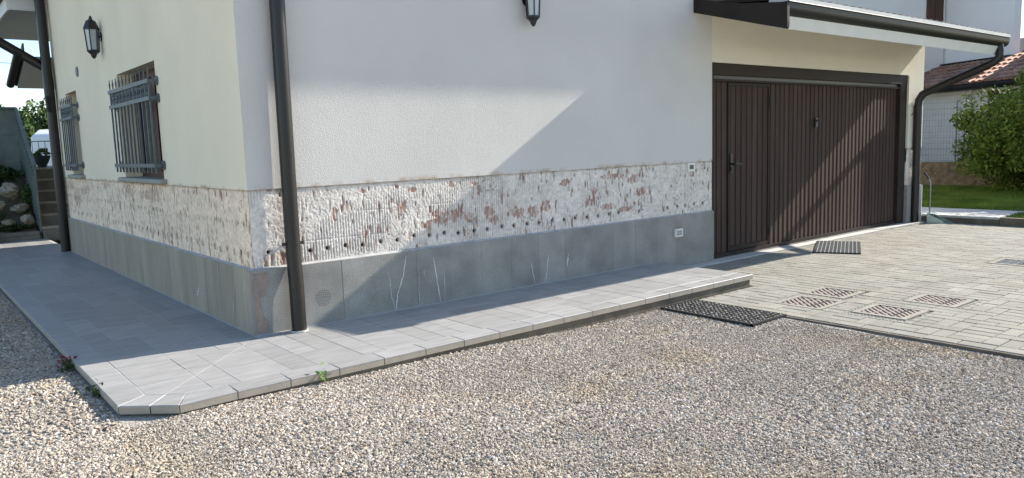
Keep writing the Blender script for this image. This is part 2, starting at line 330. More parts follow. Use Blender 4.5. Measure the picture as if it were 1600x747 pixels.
# ------------------------------------------------------------------ walkway of modular tiles
walk = MB().prism([(-1.10,-.975),(-.872,-1.178),(4.405,-1.178),(4.405,.05),(-1.10,.05)], -.16, -.042).build('walkway', CONC)
tag(walk, kind='structure')
MB().box((-1.10,.05,-.16), (.05,9.62,-.042)).build('base', CONC, walk)
gb = MB(); gb.prism([(-.86,-1.10),(4.40,-1.10),(4.40,.04),(-1.05,.04),(-1.05,-.94)], -.042, -.0016); gb.box((-1.05,.04,-.042), (.04,9.6,-.0016)); gb.build('grout_bed', GROUT, walk)
gx, gy, ox, oy = .1608, .17, -.965, -1.02
cells = {(i,j) for i in range(34) for j in range(6)} | {(i,j) for i in range(6) for j in range(62)}
free = set(cells); sizes = [(2,3)]*3+[(2,2)]*3+[(1,3)]*3+[(1,2)]*3+[(3,2)]*1+[(1,4)]*2+[(1,1)]
tiles = []
for (i, j) in sorted(cells, key=lambda c: (c[1], c[0])):
    if (i,j) not in free: continue
    random.shuffle(sizes)
    for (a, b) in sizes+[(1,1)]:
        cc = {(i+p, j+q) for p in range(a) for q in range(b)}
        if cc <= free: free -= cc; tiles.append((i,j,a,b)); break
gp = .0022
for (i,j,a,b) in tiles:
    x0, y0 = ox+i*gx, oy+j*gy; x1, y1 = min(x0+a*gx, 4.44), min(y0+b*gy, 9.6)
    if j < 6 and x0 >= -.001 and y1 > 0: y1 = 0
    if x1 - x0 < .02: continue
    poly = [(x0+gp,y0+gp),(x1-gp,y0+gp),(x1-gp,y1-gp),(x0+gp,y1-gp)]
    A, B = .95, -.88      # mitre joint from the house corner
    if i < 3 and j < 3: poly = clip(poly, .1525, .176, 1, .3000)
    if len(poly) < 3 or abs(area(poly)) < .0005: continue
    parts = [poly]
    if x0 < 0 and y0 < 0 and i < 6 and j < 6:
        parts = [p for p in (clip(poly, A, B, 1), clip(poly, A, B, -1)) if len(p) > 2 and abs(area(p)) > .0006]
        if len(parts) > 1: parts = [inset(p, .0005) for p in parts]
    for p in parts:
        MB().prism(p, -.03, random.uniform(-.0008,.0008), .0012).build('tile', TILE, walk)
def edge_tile(poly):      # thick nosing tile with a beige body under a grey top skin
    m = MB(); m.prism(poly, -.045, -.0075, 0, 0); m.prism(inset(poly, -.0006), -.0073, .0008, .0025, 1)
    return m.build('edging_tile', [TILEE, TILE], walk)
for k in range(16):
    x0 = -.56+.3125*k; edge_tile([(x0+.003,-1.19),(x0+.3095,-1.19),(x0+.3095,-1.0245),(x0+.003,-1.0245)])
edge_tile([(-.872,-1.216+.02),(-.563,-1.19),(-.563,-1.0245),(-.79,-1.0245)])
edge_tile([(-.993,-1.094),(-.878,-1.197),(-.796,-1.0265),(-.876,-.955)])
edge_tile([(-1.126,-.982),(-.999,-1.090),(-.882,-.951),(-.966,-.872)])
ys_ = [-.977]+[-.60+.675*k for k in range(16)]
for k in range(len(ys_)-1):
    y0, y1 = ys_[k]+.0025, ys_[k+1]-.0025; 
    if k == 0: edge_tile([(-1.128,y0),(-.9685,-.866),(-.9685,y1),(-1.128,y1)])
    else: edge_tile([(-1.128,y0),(-.9685,y0),(-.9685,y1),(-1.128,y1)])

# ------------------------------------------------------------------ driveway pavers
drive = MB().box((3.54,-7.0,-.30), (10.83,-.12,G0-.010)).build('driveway', SAND); tag(drive, kind='structure')
GRATES = [(4.11,-1.965,.345),(4.635,-1.90,.315),(4.212,-2.61,.34),(4.885,-2.712,.325),(7.37,-2.50,.33)]
def in_grate(x0,x1,y0,y1):
    return any(x1 > gx_-s/2-.05 and x0 < gx_+s/2+.05 and y1 > gy_-s/2-.05 and y0 < gy_+s/2+.05 for gx_,gy_,s in GRATES)
bricks = []; j_ = .0065
def brick(x0,x1,y0,y1):
    y1 = min(y1, -.13); x1 = min(x1, 10.82)
    if y1-y0 < .02 or x1-x0 < .02: return
    if x1 < 4.47 and y1 > -1.20: 
        if y0 > -1.20: return
        y1 = -1.20
        if y1-y0 < .03: return
    if in_grate(x0+.004,x1-.004,y0+.004,y1-.004): 
        # cut the brick back to the grate frames: split into small pieces that stay outside
        if (x1-x0) > .028 or (y1-y0) > .028:
            xm, ym = (x0+x1)/2, (y0+y1)/2
            if x1-x0 > y1-y0: brick(x0,xm,y0,y1); brick(xm,x1,y0,y1)
            else: brick(x0,x1,y0,ym); brick(x0,x1,ym,y1)
        return
    bricks.append((x0+j_/2,x1-j_/2,y0+j_/2,y1-j_/2))
cell = .2225; half = cell/2; x = 3.545
def stretchers(xa, xb, ph):
    y = -7.0 + ph - cell
    while y < 0: brick(xa, xb, y, y+cell); y += cell
stretchers(3.545, 3.665, (-3.134+7.0) % cell); x = 3.667; row = 0
while x < 10.85:
    k = 0; y = -3.02 - cell*18
    while y < 0:
        if k % 2 == 1: brick(x, x+cell, y, y+half); brick(x, x+cell, y+half, y+cell)
        else: brick(x, x+half, y, y+cell); brick(x+half, x+cell, y, y+cell)
        y += cell; k += 1
    x += cell; stretchers(x, x+half, (-3.134+7.0 + (0 if row % 2 else half)) % cell); x += half; row += 1
camp = np.array((-1.9645,-5.4171,1.3259)); fw = np.array((.624,.772,-.123))
def score(b):
    c = np.array(((b[0]+b[1])/2,(b[2]+b[3])/2,G0)); d = c-camp; dist = np.linalg.norm(d); cosang = d@fw/dist
    rt = np.array((.7775,-.629,0)); ang = (d@rt)/(d@fw)
    return (b[1]-b[0])*(b[3]-b[2])/dist**3 if (d@fw > 0 and ang < .69) else 0
bricks.sort(key=score, reverse=True)
pm = {}
def paver_mesh(w, h):
    key = (round(w,3), round(h,3))
    if key not in pm: pm[key] = MB().prism([(-w/2,-h/2),(w/2,-h/2),(w/2,h/2),(-w/2,h/2)], -.06, 0, .004).mesh('paver', PAVER)
    return pm[key]
for b in bricks[:300]:
    o = link('paver', paver_mesh(b[1]-b[0], b[3]-b[2]), drive, ((b[0]+b[1])/2,(b[2]+b[3])/2,G0+random.uniform(-.0018,.0012)), (random.gauss(0,.004),random.gauss(0,.004),random.gauss(0,.003)))
m = MB()
for b in bricks[300:]:
    dz = random.uniform(-.0015,.001); m.prism([(b[0],b[2]),(b[1],b[2]),(b[1],b[3]),(b[0],b[3])], G0-.06, G0+dz, .004)
tag(m.build('pavers', PAVER, drive), kind='stuff')
MB().box((3.515,-7,-.32), (3.538,-1.2,G0-.004)).build('edge_restraint', CONC, drive)
# threshold strip before the door
MB().box((4.47,-.118,-.3), (10.83,.06,G0+.006)).build('threshold_strip', PLAT, drive)

# drain grates
GL = ['brown slotted drain grate nearest the walkway corner and black grid mat','brown slotted drain grate nearest the garage wicket door','brown slotted drain grate nearest the gravel edge','brown slotted drain grate at the right of the cluster of four','dark drain grate alone at the right edge of the paved driveway']
for q, (cx, cy, s) in enumerate(GRATES):
    e = empty('drain_grate', (cx,cy,G0), GL[q], 'drain grate', 'drain grates in the paving'); h = s/2
    fr = MB(); w = .045
    for a, b in (((-h-w,-h-w),(h+w,-h)),((-h-w,h),(h+w,h+w)),((-h-w,-h),(-h,h)),((h,-h),(h+w,h))):
        fr.box((cx+a[0],cy+a[1],G0-.07), (cx+b[0],cy+b[1],G0+.002))
    fr.build('frame', GFRAME, e)
    MB().box((cx-h,cy-h,G0-.08), (cx+h,cy+h,G0-.0105)).build('slot_shade', PIT, e)  # dark sheet close under the bars, slot shade put into its colour
    mt_ = GRATE if q < 4 else IRON; cross = -h+.085; p = .043; k = -20
    def bars_in(y0, y1):      # slanting bars cut to one field of the grate
        sq = [(-h,y0),(h,y0),(h,y1),(-h,y1)]
        for k in range(-20, 21):
            c0 = k*p*1.414+.01; b_ = clip(clip(sq, 1, -1, 1, -c0), 1, -1, -1, -(c0+p*.56*1.414))
            if len(b_) > 2 and abs(area(b_)) > .0002:
                MB().prism([(x+cx, y+cy) for x, y in b_], G0-.05, G0-.002).build('bar', mt_, e)
    bars_in(-h, cross-.008); bars_in(cross+.012, h)
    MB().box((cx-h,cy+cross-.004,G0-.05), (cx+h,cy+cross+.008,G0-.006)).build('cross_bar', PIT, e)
    for yy in (h*.45, -h*.05): MB().box((cx-h,cy+yy-.009,G0-.05), (cx+h,cy+yy+.009,G0-.0045)).build('cross_bar', mt_, e)

# black grid mat in the corner
gm = empty('grid_mat', (3.3,-1.58,-.12), 'black rubber grid mat filled with gravel beside walkway and driveway edge', 'mat')
def gmz(x, y): return float(gz(x, y)) + .012
bars = MB(); x0, x1, y0, y1 = 3.085, 3.535, -2.08, -1.2; nx_, ny_ = 10, 20
for k in range(nx_+1):
    xx = x0+(x1-x0)*k/nx_; bars.box((xx-.0045,y0,-.135), (xx+.0045,y1,-.104))
for k in range(ny_+1):
    yy = y0+(y1-y0)*k/ny_; bars.box((x0,yy-.0045,-.136), (x1,yy+.0045,-.1045))
bars.box((x0-.02,y0-.02,-.137), (x0+.004,y1+.01,-.1035)); bars.box((x0-.02,y0-.022,-.137), (x1,y0+.004,-.103))
bars.build('rubber_grid', RUBBER, gm)
cg = MB(); dx_, dy_ = (x1-x0)/nx_, (y1-y0)/ny_
for a in range(nx_):
    for b in range(ny_):
        cx, cy = x0+dx_*(a+.5), y0+dy_*(b+.5); zt = -.1045+random.uniform(-.003,.0015); w_, h_ = dx_/2-.0055, dy_/2-.0055
        for q in range(3): cg.lathe((cx+random.uniform(-.4,.4)*w_, cy+random.uniform(-.4,.4)*h_, zt-.012), [(w_*.75,0),(w_*.6,.008),(w_*.25,.0125)], 5)
tag(cg.build('gravel', mat('cell_gravel', (.46,.43,.38), .95, var=.4, scale=55, bump=.003, bscale=120)), 'small pale gravel filling the cells of the black grid mat', 'gravel', kind='stuff')

# ribbed door mat
dm = empty('door_mat', (7.31,-.52,G0), 'dark ribbed door mat with pale strips before the garage door', 'door mat')
u = Vector((.891,.454,0)); v = Vector((.454,-.891,0)); c0 = Vector((7.31,-.52,G0)); Lh, Wh = .54, .27
MB().obox(c0+Vector((0,0,.005)), u*Lh, v*Wh, (0,0,.004)).build('backing', RUBBER, dm)
for k in range(12):
    cc = c0 + v*(-Wh+.024+(2*Wh-.048)*k/11)
    MB().obox(cc+Vector((0,0,.0125)), u*(Lh-.006), v*.0165, (0,0,.0035)).build('pile_strip', MATB, dm)
    if k < 11: MB().obox(cc+v*(Wh-.024)/11+Vector((0,0,.011)), u*(Lh-.003), v*.004, (0,0,.0045)).build('pale_strip', MATL, dm)

# ------------------------------------------------------------------ the house
house = empty('house', (0,0,0), 'cream and white rendered house with stripped wall base, grey plinth and brown garage door', 'house')
ZS, ZT = 1.06, 4.1                        # top of the stripped band, top of the wall
DX0, DX1, DZ = 5.443, 10.42, 2.18         # garage opening
YB = 7.25                                 # rear corner
WIN = [(2.10,3.56,1.10,2.185), (5.78,6.50,1.10,2.19)]
m = MB(); m.box((.0205,.02,ZS), (DX0,.30,ZT)); m.build('wall', PLASTER, house)
m = MB(); m.box((DX0,.02,DZ), (DX1,.30,2.74)); m.box((DX1,.02,ZS), (10.93,.30,2.74)); m.box((10.65,.30,-.2), (10.93,YB,2.74)); m.build('garage_wall', GCREAM, house)
def side_wall():
    m = MB(); ys = [.0206]+[w for W in WIN for w in W[:2]]+[YB]
    spans = [(ys[k],ys[k+1]) for k in range(len(ys)-1)]
    for k, (a, b) in enumerate(spans):
        if k % 2 == 0: m.box((.02,a,ZS), (.30,b,ZT))
        else:
            W = WIN[k//2]; m.box((.02,a,ZS), (.30,b,W[2])); m.box((.02,a,W[3]), (.30,b,ZT))
    m.build('wall', CREAM, house)
side_wall()
MB().box((.30,YB-.28,-.2), (10.65,YB,ZT)).build('wall', CREAM, house)
MB().box((5.10,2.0,2.6), (8.3,YB-.3,ZT)).build('upper_storey', CREAM, house)
MB().box((.10,.10,-.2), (DX0-.02,.30,ZS-.002)).box((.10,.30,-.2), (.30,YB-.3,ZS-.002)).build('wall_core', MORTAR, house)
MB().box((DX1+.03,.1,-.2), (10.90,.299,ZS-.002)).build('pillar_core', MORTAR, house)

# stripped mortar band: real relief on a fine grid, mortar, brick and rust colours, grooves darker, shade painted into the holes
def strip(name, length, ds, face, warm, holes, bricks_):
    z0, z1 = .462, 1.072; nu = int(length/ds)+1; nv = int((z1-z0)/ds)+1
    uu = np.linspace(0, length, nu); zz = np.linspace(z0, z1, nv); U, Z = np.meshgrid(uu, zz, indexing='ij'); c = 1/ds
    big = vnoise(nu,nv,.45*c,.22*c); mid = vnoise(nu,nv,.09*c,.07*c); sm = vnoise(nu,nv,.022*c,.022*c); ti = vnoise(nu,nv,.010*c,.012*c)
    fi = vnoise(nu,nv,.0062*c,.0075*c); fl = vnoise(nu,nv,.012*c,.05*c); fl2 = vnoise(nu,nv,.03*c,.11*c)
    combm = sstep(.38,.56, .6*big+.4*vnoise(nu,nv,.2*c,.16*c)) if not warm else .25*sstep(.5,.7,big)
    combm = combm*(1-.85*sstep(2.6,3.4,U)) if not warm else combm
    ph = U/.0235 + 1.1*vnoise(nu,nv,.3*c,.5*c)
    comb = (.5+.5*np.cos(2*math.pi*ph))**1.6*(.55+.7*fl2)
    course = np.abs(((Z-.46+.01*vnoise(nu,nv,.4*c,.3*c))/.195) % 1 - .5)
    rough = 1.0 - .75*sstep(2.6,3.6,U) if not warm else .45
    h = combm*comb*.0034 + rough*((1-combm)*(sm*.0014 + mid*.0012) + ti*.0014 + fi*.0012) + .0010*ti + .0008*fi
    h += .004*sstep(.47,.5,course)*combm
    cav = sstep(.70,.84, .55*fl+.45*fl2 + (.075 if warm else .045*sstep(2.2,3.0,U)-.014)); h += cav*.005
    edge = sstep(1.062,1.045,Z); edgep = 1-edge; h += .006*edgep*0
    # colour
    w = np.array((.68,.625,.565)) if not warm else np.array((.90,.715,.54)); w2 = np.array((.38,.375,.36)) if not warm else np.array((.48,.44,.35))
    t = (.55*sm+.45*mid)[...,None]; colr = w*(.80+.4*t)*(.86+.28*fi[...,None])*(1-.38*(combm*comb)[...,None])
    brown = np.array((.21,.11,.07)) if warm else np.array((.21,.125,.085))
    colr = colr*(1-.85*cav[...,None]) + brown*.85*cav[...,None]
    red = np.array((.33,.185,.145)); br = np.zeros_like(U)
    for (bu,bz,ru,rz) in bricks_:
        d = ((U-bu)/ru)**2 + ((Z-bz)/rz)**2 + 1.5*(sm-.5) + 1.6*(fl2-.5); br = np.maximum(br, sstep(1.15,.5,d)*(.45+.55*sstep(.3,.6,fl)))
    br = np.maximum(br, (.75 if not warm else .5)*sstep(.70,.82,.5*fl2+.5*vnoise(nu,nv,.12*c,.10*c))*sstep(.35,.6,fl))
    br = br*(.88 if not warm else .6); colr = colr*(1-br[...,None]) + (red if not warm else np.array((.27,.14,.09)))*br[...,None]; h += br*.003
    sp = vnoise(nu,nv,.035*c,.06*c); sp = sstep(.80,.90,.6*sp+.4*fl2); rust = np.array((.38,.20,.09)); colr = colr*(1-.65*sp[...,None]) + rust*.65*sp[...,None]
    dk = sstep(.86,.93,.6*ti+.4*vnoise(nu,nv,.14*c,.16*c)*1.35); colr = colr*(1-.6*dk[...,None]) + np.array((.10,.095,.09))*.6*dk[...,None]
    top = sstep(1.035,1.055,Z+.012*(mid-.5)); dirt = np.array((.26,.205,.14)) if not warm else np.array((.33,.22,.12)); a = (top*(.35+.5*fl2))[...,None]; colr = colr*(1-a) + dirt*a
    if warm:
        lowz = np.exp(-((Z-.80-.01*np.sin(U*3))/.02)**2)*sstep(.55,.7,fl); a = (.75*lowz)[...,None]; colr = colr*(1-a)+np.array((.12,.09,.075))*a; h += lowz*.004
    for (hu,hz) in holes:
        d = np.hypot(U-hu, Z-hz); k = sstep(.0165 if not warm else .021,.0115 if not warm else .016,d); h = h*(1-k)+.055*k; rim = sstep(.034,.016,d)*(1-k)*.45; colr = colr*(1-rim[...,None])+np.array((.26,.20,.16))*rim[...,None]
        colr = np.where((k>.3)[...,None], np.array((.06,.05,.045)), colr)  # hole shade painted near-black on top of the real depth
    dpt = .0285 + h - .0035
    if face == 'front': P = np.stack([U+.029, dpt, Z], -1)
    elif face == 'pillar': P = np.stack([U+DX1, dpt, Z], -1)
    else: P = np.stack([dpt, U+.029, Z], -1)
    idx = np.arange(nu*nv).reshape(nu,nv); a, b, cc, d = idx[:-1,:-1].ravel(), idx[1:,:-1].ravel(), idx[1:,1:].ravel(), idx[:-1,1:].ravel()
    F = np.stack([a,b,cc,d],1) if face != 'side' else np.stack([a,d,cc,b],1)
    return link(name, np_mesh(name, P.reshape(-1,3), F, STRIP, False, colr.reshape(-1,3)), house)
BR = [(1.272,.837,.04,.05),(1.50,.672,.06,.05),(1.644,.74,.10,.065),(1.80,.735,.09,.05),(1.96,.70,.07,.035),(2.16,.74,.05,.07),(2.21,.65,.05,.04),(2.45,.70,.11,.05),(2.68,.70,.07,.05),(2.846,.734,.07,.05),(3.425,.715,.07,.045),(3.49,.83,.05,.04),(3.10,.944,.07,.03),(3.77,.97,.16,.03),(4.109,.92,.11,.05),(4.206,.78,.10,.05),(2.054,.935,.02,.06),(1.756,.992,.03,.03),(1.372,.978,.05,.02),(.915,1.0,.03,.02),(.66,.84,.035,.05),(3.7,.66,.12,.03),(3.95,.62,.1,.03),(2.0,1.0,.05,.025)]
HO = [(.115+.1555*k+random.gauss(0,.005), .585+random.gauss(0,.005)) for k in range(34) if k not in (25,26,27,28) or k == 26]
HL = [(.09+.148*k+random.gauss(0,.006), .587+random.gauss(0,.006)) for k in range(46) if (k < 30 or k % 2)]
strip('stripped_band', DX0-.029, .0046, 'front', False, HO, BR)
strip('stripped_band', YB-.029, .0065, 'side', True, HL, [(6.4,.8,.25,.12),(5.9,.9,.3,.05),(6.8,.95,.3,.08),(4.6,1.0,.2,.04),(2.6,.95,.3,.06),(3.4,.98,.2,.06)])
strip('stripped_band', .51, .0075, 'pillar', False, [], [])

# plinth of upright stone slabs with a mortar fillet on top
pl = MB().box((.004,.012,-.19), (DX0,.075,.470)).box((.012,.075,-.19), (.075,YB,.470)).build('plinth', MORTAR, house)
MB().box((DX1+.004,.012,-.19), (10.93,.075,.470)).build('pillar_backing', MORTAR, pl)
PH = .48; xs = [0,.37]+[.37+.33853*k for k in range(1,16)]
def slab(poly, z0, z1, mt_): return MB().prism(poly, z0, z1, .003).build('slab', mt_, pl)
for k in range(len(xs)-1):
    a, b = xs[k]+.0008, xs[k+1]-.0008; y = random.uniform(-.0012,.0012)
    slab([(a,y),(b,y),(b,.03),(a,.03)], -.19, PH+random.uniform(-.001,.001), PLINTH)
slab([(DX1-.002,0),(10.56,0),(10.56,.085),(DX1-.002,.085)], -.19, PH, PLINTH)
MB().box((5.4488,.0305,-.19), (5.4515,.09,.478)).build('end_cap', PLINTH, pl)
n = 21; wL = (YB-.031)/n
for k in range(n):
    a, b = .031+wL*k+.0008, .031+wL*(k+1)-.0008; x = random.uniform(-.0012,.0012)
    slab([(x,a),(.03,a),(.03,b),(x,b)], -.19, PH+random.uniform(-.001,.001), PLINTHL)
f = MB()
f.add([(.003,.003,PH-.0015),(5.446,.003,PH-.0015),(5.446,.034,PH+.016),(.034,.034,PH+.016)], [(0,1,2,3)])
f.add([(.003,.003,PH-.0015),(.034,.034,PH+.016),(.034,YB,PH+.016),(.003,YB,PH-.0015)], [(0,1,2,3)])
f.build('mortar_fillet', mat('fillet_mortar', (.40,.40,.395), .9, var=.2, scale=12, bump=.003, bscale=60), pl)
MB().box((-.006,-.006,-.012), (4.44,.003,.004)).box((-.006,.003,-.012), (.003,YB,.004)).build('base_joint', MORTAR, pl)
def ribbon(pts, w, place):
    m = MB(); V = []; P = []
    for k in range(len(pts)-1):
        for q in range(5):
            t = q/5; P.append((pts[k][0]*(1-t)+pts[k+1][0]*t+random.gauss(0,.003), pts[k][1]*(1-t)+pts[k+1][1]*t))
    P.append(pts[-1]); n = len(P)
    for k, (a, b) in enumerate(P):
        ww = w*(.45+.8*random.random())*min(1, .3+k/3, .3+(n-1-k)/3); V += [place(a-ww/2,b), place(a+ww/2,b)]
    F = [(2*k,2*k+1,2*k+3,2*k+2) for k in range(n-1)]
    return m.add(V, F).build('lime_streak', LIME, pl)
ff = lambda a, b: (a,-.0022,b); fs = lambda a, b: (-.0022,a,b)
for pts, w in (([(1.286,.441),(1.252,.274),(1.189,.133),(1.174,.006)],.010),([(1.553,.40),(1.582,.185),(1.604,.006)],.010),([(1.116,.33),(1.135,.14),(1.162,.006)],.004),([(1.653,.287),(1.651,.01)],.004),([(2.64,.233),(2.659,.096),(2.68,.014)],.008),([(2.859,.268),(2.838,.134),(2.809,.014)],.008),([(3.118,.245),(3.098,.12)],.014),([(1.406,.264),(1.392,.01)],.004),([(1.46,.31),(1.455,.25)],.005)): ribbon(pts, w, ff)
for pts, w in (([(1.925,.425),(1.863,.231)],.006),([(.73,.463),(.719,.32)],.008),([(.351,.423),(.42,.216),(.47,.019)],.006),([(.155,.464),(.179,.288),(.161,.122),(.151,.02)],.006),([(1.243,.213),(1.30,.15),(1.336,.124)],.02),([(1.32,.13),(1.153,.17),(1.032,.191)],.006)): ribbon(pts, w, fs)
# warm pink patch laid on the corner slab
st = mat('pink_slab_tone', (.27,.215,.185), .8, var=.18, scale=14, bump=.002, bscale=150, fine=.15, fscale=200)
MB().add([(.008,-.0026,.46),(.125,-.0026,.46),(.095,-.0026,.29),(.045,-.0026,.275),(.055,-.0026,.17),(.10,-.0026,.08),(.09,-.0026,.02),(.008,-.0026,.02)], [(0,7,6,5,4,3,2,1)]).build('slab_patch', st, pl)
# drilled vent and sockets
vp = MB()
for r in range(5):
    nn = max(1, int(6.28*r*.92))
    for k in range(nn):
        a = 6.283*k/nn+.4*r; cx, cz = .538+.0148*r*math.cos(a), .205+.0148*r*math.sin(a); vp.add([(cx+.0038*math.cos(q*1.047),-.0028,cz+.0038*math.sin(q*1.047)) for q in range(6)], [tuple(range(6))])
vp.build('vent_dots', PIT, pl)  # flat dark discs, shade of the drilled holes put into their colour
ot = MB().box((4.725,-.022,.245), (4.855,.005,.335)).build('socket_box', PLASTIC, house); MB().box((4.747,-.0255,.262), (4.835,-.0215,.318)).build('lid', SCREEN, ot)
ot = MB().box((4.985,.004,.958), (5.105,.04,1.055)).build('junction_box', PLASTIC, house); MB().box((5.012,.0005,.983), (5.078,.0035,1.030)).build('opening', mat('box_mesh', (.13,.13,.10), .8, var=.4, scale=120), ot)

# windows, sills and iron grilles on the side wall
def window(W, nb, nscroll):
    y0, y1, z0, z1 = W; wn = MB()
    wn.box((.19,y0,z0), (.24,y0+.07,z1)).box((.19,y1-.07,z0), (.24,y1,z1)).box((.19,y0+.07,z1-.07), (.24,y1-.07,z1)).box((.19,y0+.07,z0), (.24,y1-.07,z0+.07))
    ym = (y0+y1)/2; wn.box((.185,ym-.045,z0+.07), (.238,ym+.045,z1-.07)); w = wn.build('window', WOOD, house)
    for a, b in ((y0+.07,ym-.045),(ym+.045,y1-.07)): MB().box((.212,a,z0+.07), (.220,b,z1-.07)).build('pane', PANE, w)
    s = MB(); s.box((-.045,y0-.09,z0-.035), (.19,y1+.09,z0+.012)); so_ = s.build('sill', SILL, w)
    bv = so_.modifiers.new('bevel','BEVEL'); bv.width = .016; bv.segments = 3
    # grille
    ya, yb, xg = y0-.05, y1+.06, -.062; g = MB().box((xg-.004,ya,2.0-.018), (xg+.004,yb,2.0+.018)).build('window_grille', IRON, house)
    for zr in (1.845,1.238): MB().box((xg-.004,ya,zr-.018), (xg+.004,yb,zr+.018)).build('rail', IRON, g)
    for zr in (2.0,1.845,1.238):
        for yy in (ya,yb):
            MB().box((xg+.004,yy-.004,zr-.016), (.02,yy+.004,zr+.016)).build('bracket', IRON, g)
            MB().tube([(.019,yy,zr),(.006,yy,zr)], .043, 16).build('wall_plate', IRON, g)
    bm = MB(); bm.box((-.0075,-.0075,-.522), (.0075,.0075,.30)); bm.tube([(0,0,.30),(0,0,.335)], [.011,.005], 8); bm.tube([(0,0,.335),(0,0,.385),(0,0,.425),(0,0,.432)], [.005,.009,.003,.001], 8); bm.lathe((0,0,.428), [(.001,-.008),(.007,0),(.001,.008)], 8)
    me = bm.mesh('bar', IRON)
    for k in range(nb): link('bar', me, g, (xg+.0145, ya+.03+(yb-ya-.06)*k/(nb-1), 1.69))
    sm_ = MB(); A = [(-.0,.05*math.sin(a)*(1-a/9)-.0, .03*math.cos(a)*(1-a/9)+.035) for a in np.linspace(0,5.2,13)]
    for sy in (1,-1):
        for sz in (1,-1): sm_.tube([(0, sy*(.019+.5*(q[1]*.6)), sz*(q[2]+.003)) for q in A], .0048, 6)
    sm_.lathe((0,0,0), [(.002,-.016),(.012,0),(.002,.016)], 8); me2 = sm_.mesh('scroll', IRON); P = (yb-ya-.06)/(nb-1)
    for k in range(0, nb-1, 1): link('scroll', me2, g, (xg+.012, ya+.03+P*(k+.5), 1.9225))
window(WIN[0], 12, 6); window(WIN[1], 7, 3)
MB().tube([(.019,5.55,2.40),(.008,5.55,2.40)], .062, 20).build('round_vent', IRON, house)

# downpipes
dp = MB(); dp.tube([(.297,-.078,.0),(.298,-.074,.35),(.300,-.055,.55),(.303,-.0475,.75),(.306,-.046,1.6),(.313,-.046,3.9)], .0545, 24)
dpo = shade_auto(dp.build('downpipe', PIPE, house))
MB().tube([(.2965,-.078,.001),(.2965,-.078,.012)], .064, 24).build('base_collar', PLAT, dpo)
def clampm(c, axis_off, pr_):
    k = MB(); n = 24; k.tube([(c[0],c[1],c[2]-.009),(c[0],c[1],c[2]+.009)], .0575, 24); k.box((c[0]-.082,c[1]-.008,c[2]-.011), (c[0]-.054,c[1]+.008,c[2]+.011)); k.box((c[0]+.054,c[1]-.008,c[2]-.011), (c[0]+.082,c[1]+.008,c[2]+.011))
    b = k.build('bracket', BLACK, pr_); return b
clampm((.300,-.056,.655), 0, dpo)
MB().tube([(.235,-.05,.65),(.17,.0,.60),(.125,.03,.575)], .006, 8).build('bracket_rod', MORTAR, dpo)
lp = MB(); lp.tube([(-.055,7.20,.0),(-.055,7.20,2.45),(-.075,7.21,2.60),(-.62,7.30,2.97),(-.80,7.32,3.10)], .062, 18); lpo = shade_auto(lp.build('downpipe', PIPE, house)); clampm((-.055,7.20,.66), 0, lpo)
lp2 = MB(); lp2.tube([(-.075,7.12,2.2),(-.075,7.14,3.9)], .062, 18); lp2.tube([(-.055,7.19,2.0),(-.075,7.12,2.25)], .062, 18); shade_auto(lp2.build('pipe_section', PIPE, lpo))
rp = MB(); rp.tube([(10.62,-.037,G0+.004),(10.62,-.037,1.70),(10.622,-.045,1.80),(10.635,-.09,1.885),(10.655,-.16,1.925),(10.82,-.87,2.235),(10.84,-.99,2.29),(10.86,-1.06,2.36),(10.87,-1.06,2.45),(10.87,-1.04,2.56)], .058, 20)
rpo = shade_auto(rp.build('downpipe', PIPE, house), 60); MB().tube([(10.56,-.01,1.62),(10.50,.02,1.555)], .004, 6).build('bracket_rod', BLACK, rpo)

# canopy roof over the garage
VX = 5.108; S0 = (.02, 2.697); S1 = (-1.106, 2.375)
MB().extr([(VX+.02,S0[0],S0[1]),(VX+.02,-.98,2.411),(VX+.02,-.98,2.471),(VX+.02,S0[0],S0[1]+.06)], (10.90-VX-.02,0,0)).build('soffit', WHITEP, house)
MB().extr([(VX+.045,-1.0,2.400),(VX+.045,-1.06,2.53),(VX+.045,-1.0,2.60),(VX+.045,-.90,2.60),(VX+.045,-.93,2.42)], (10.90-VX-.045,0,0)).build('fascia', WHITEP, house)
vb = MB(); vb.extr([(VX,.02,2.697),(VX,.02,2.845),(VX,-.60,2.70),(VX,-1.118,2.635),(VX,-1.122,2.44),(VX,-1.118,2.395),(VX,-1.106,2.375)], (.04,0,0)); vbo = vb.build('verge_board', BOARD, house)
MB().box((VX+.0,.012,2.79), (6.95,.10,4.1)).build('cladding', BOARD, house)
MB().extr([(10.90,.02,2.695),(10.90,-1.03,2.40),(10.90,-1.02,2.58),(10.90,.02,2.74)], (.035,0,0)).build('verge_end', WHITEP, house)
gt = MB(); gr, gyc, gzc = .088, -1.03, 2.60; prof = [(gyc+gr*math.cos(a), gzc+gr*math.sin(a)) for a in np.linspace(math.pi*1.0, 2*math.pi, 13)] + [(gyc+gr,gzc+.045)]
prof = [(gyc-gr,gzc+.045)] + prof; inner = [(gyc+(y-gyc)*.93, gzc+(z-gzc)*.93+.002) for y, z in prof][::-1]
gt.extr([(5.13,y,z) for y, z in prof+inner], (5.93,0,0)); gt.extr([(5.127,y,z) for y, z in prof], (.004,0,0)); gt.extr([(11.058,y,z) for y, z in prof], (.004,0,0))
gto = shade_auto(gt.build('gutter', GUTTER, house), 30)
MB().tube([(5.13,gyc-gr-.002,gzc+.045),(11.06,gyc-gr-.002,gzc+.045)], .009, 8).build('gutter_bead', GUTTER, gto)
MB().box((5.16,-1.125,2.652), (11.07,-.88,2.690)).build('roof_flashing', FLASH, house)
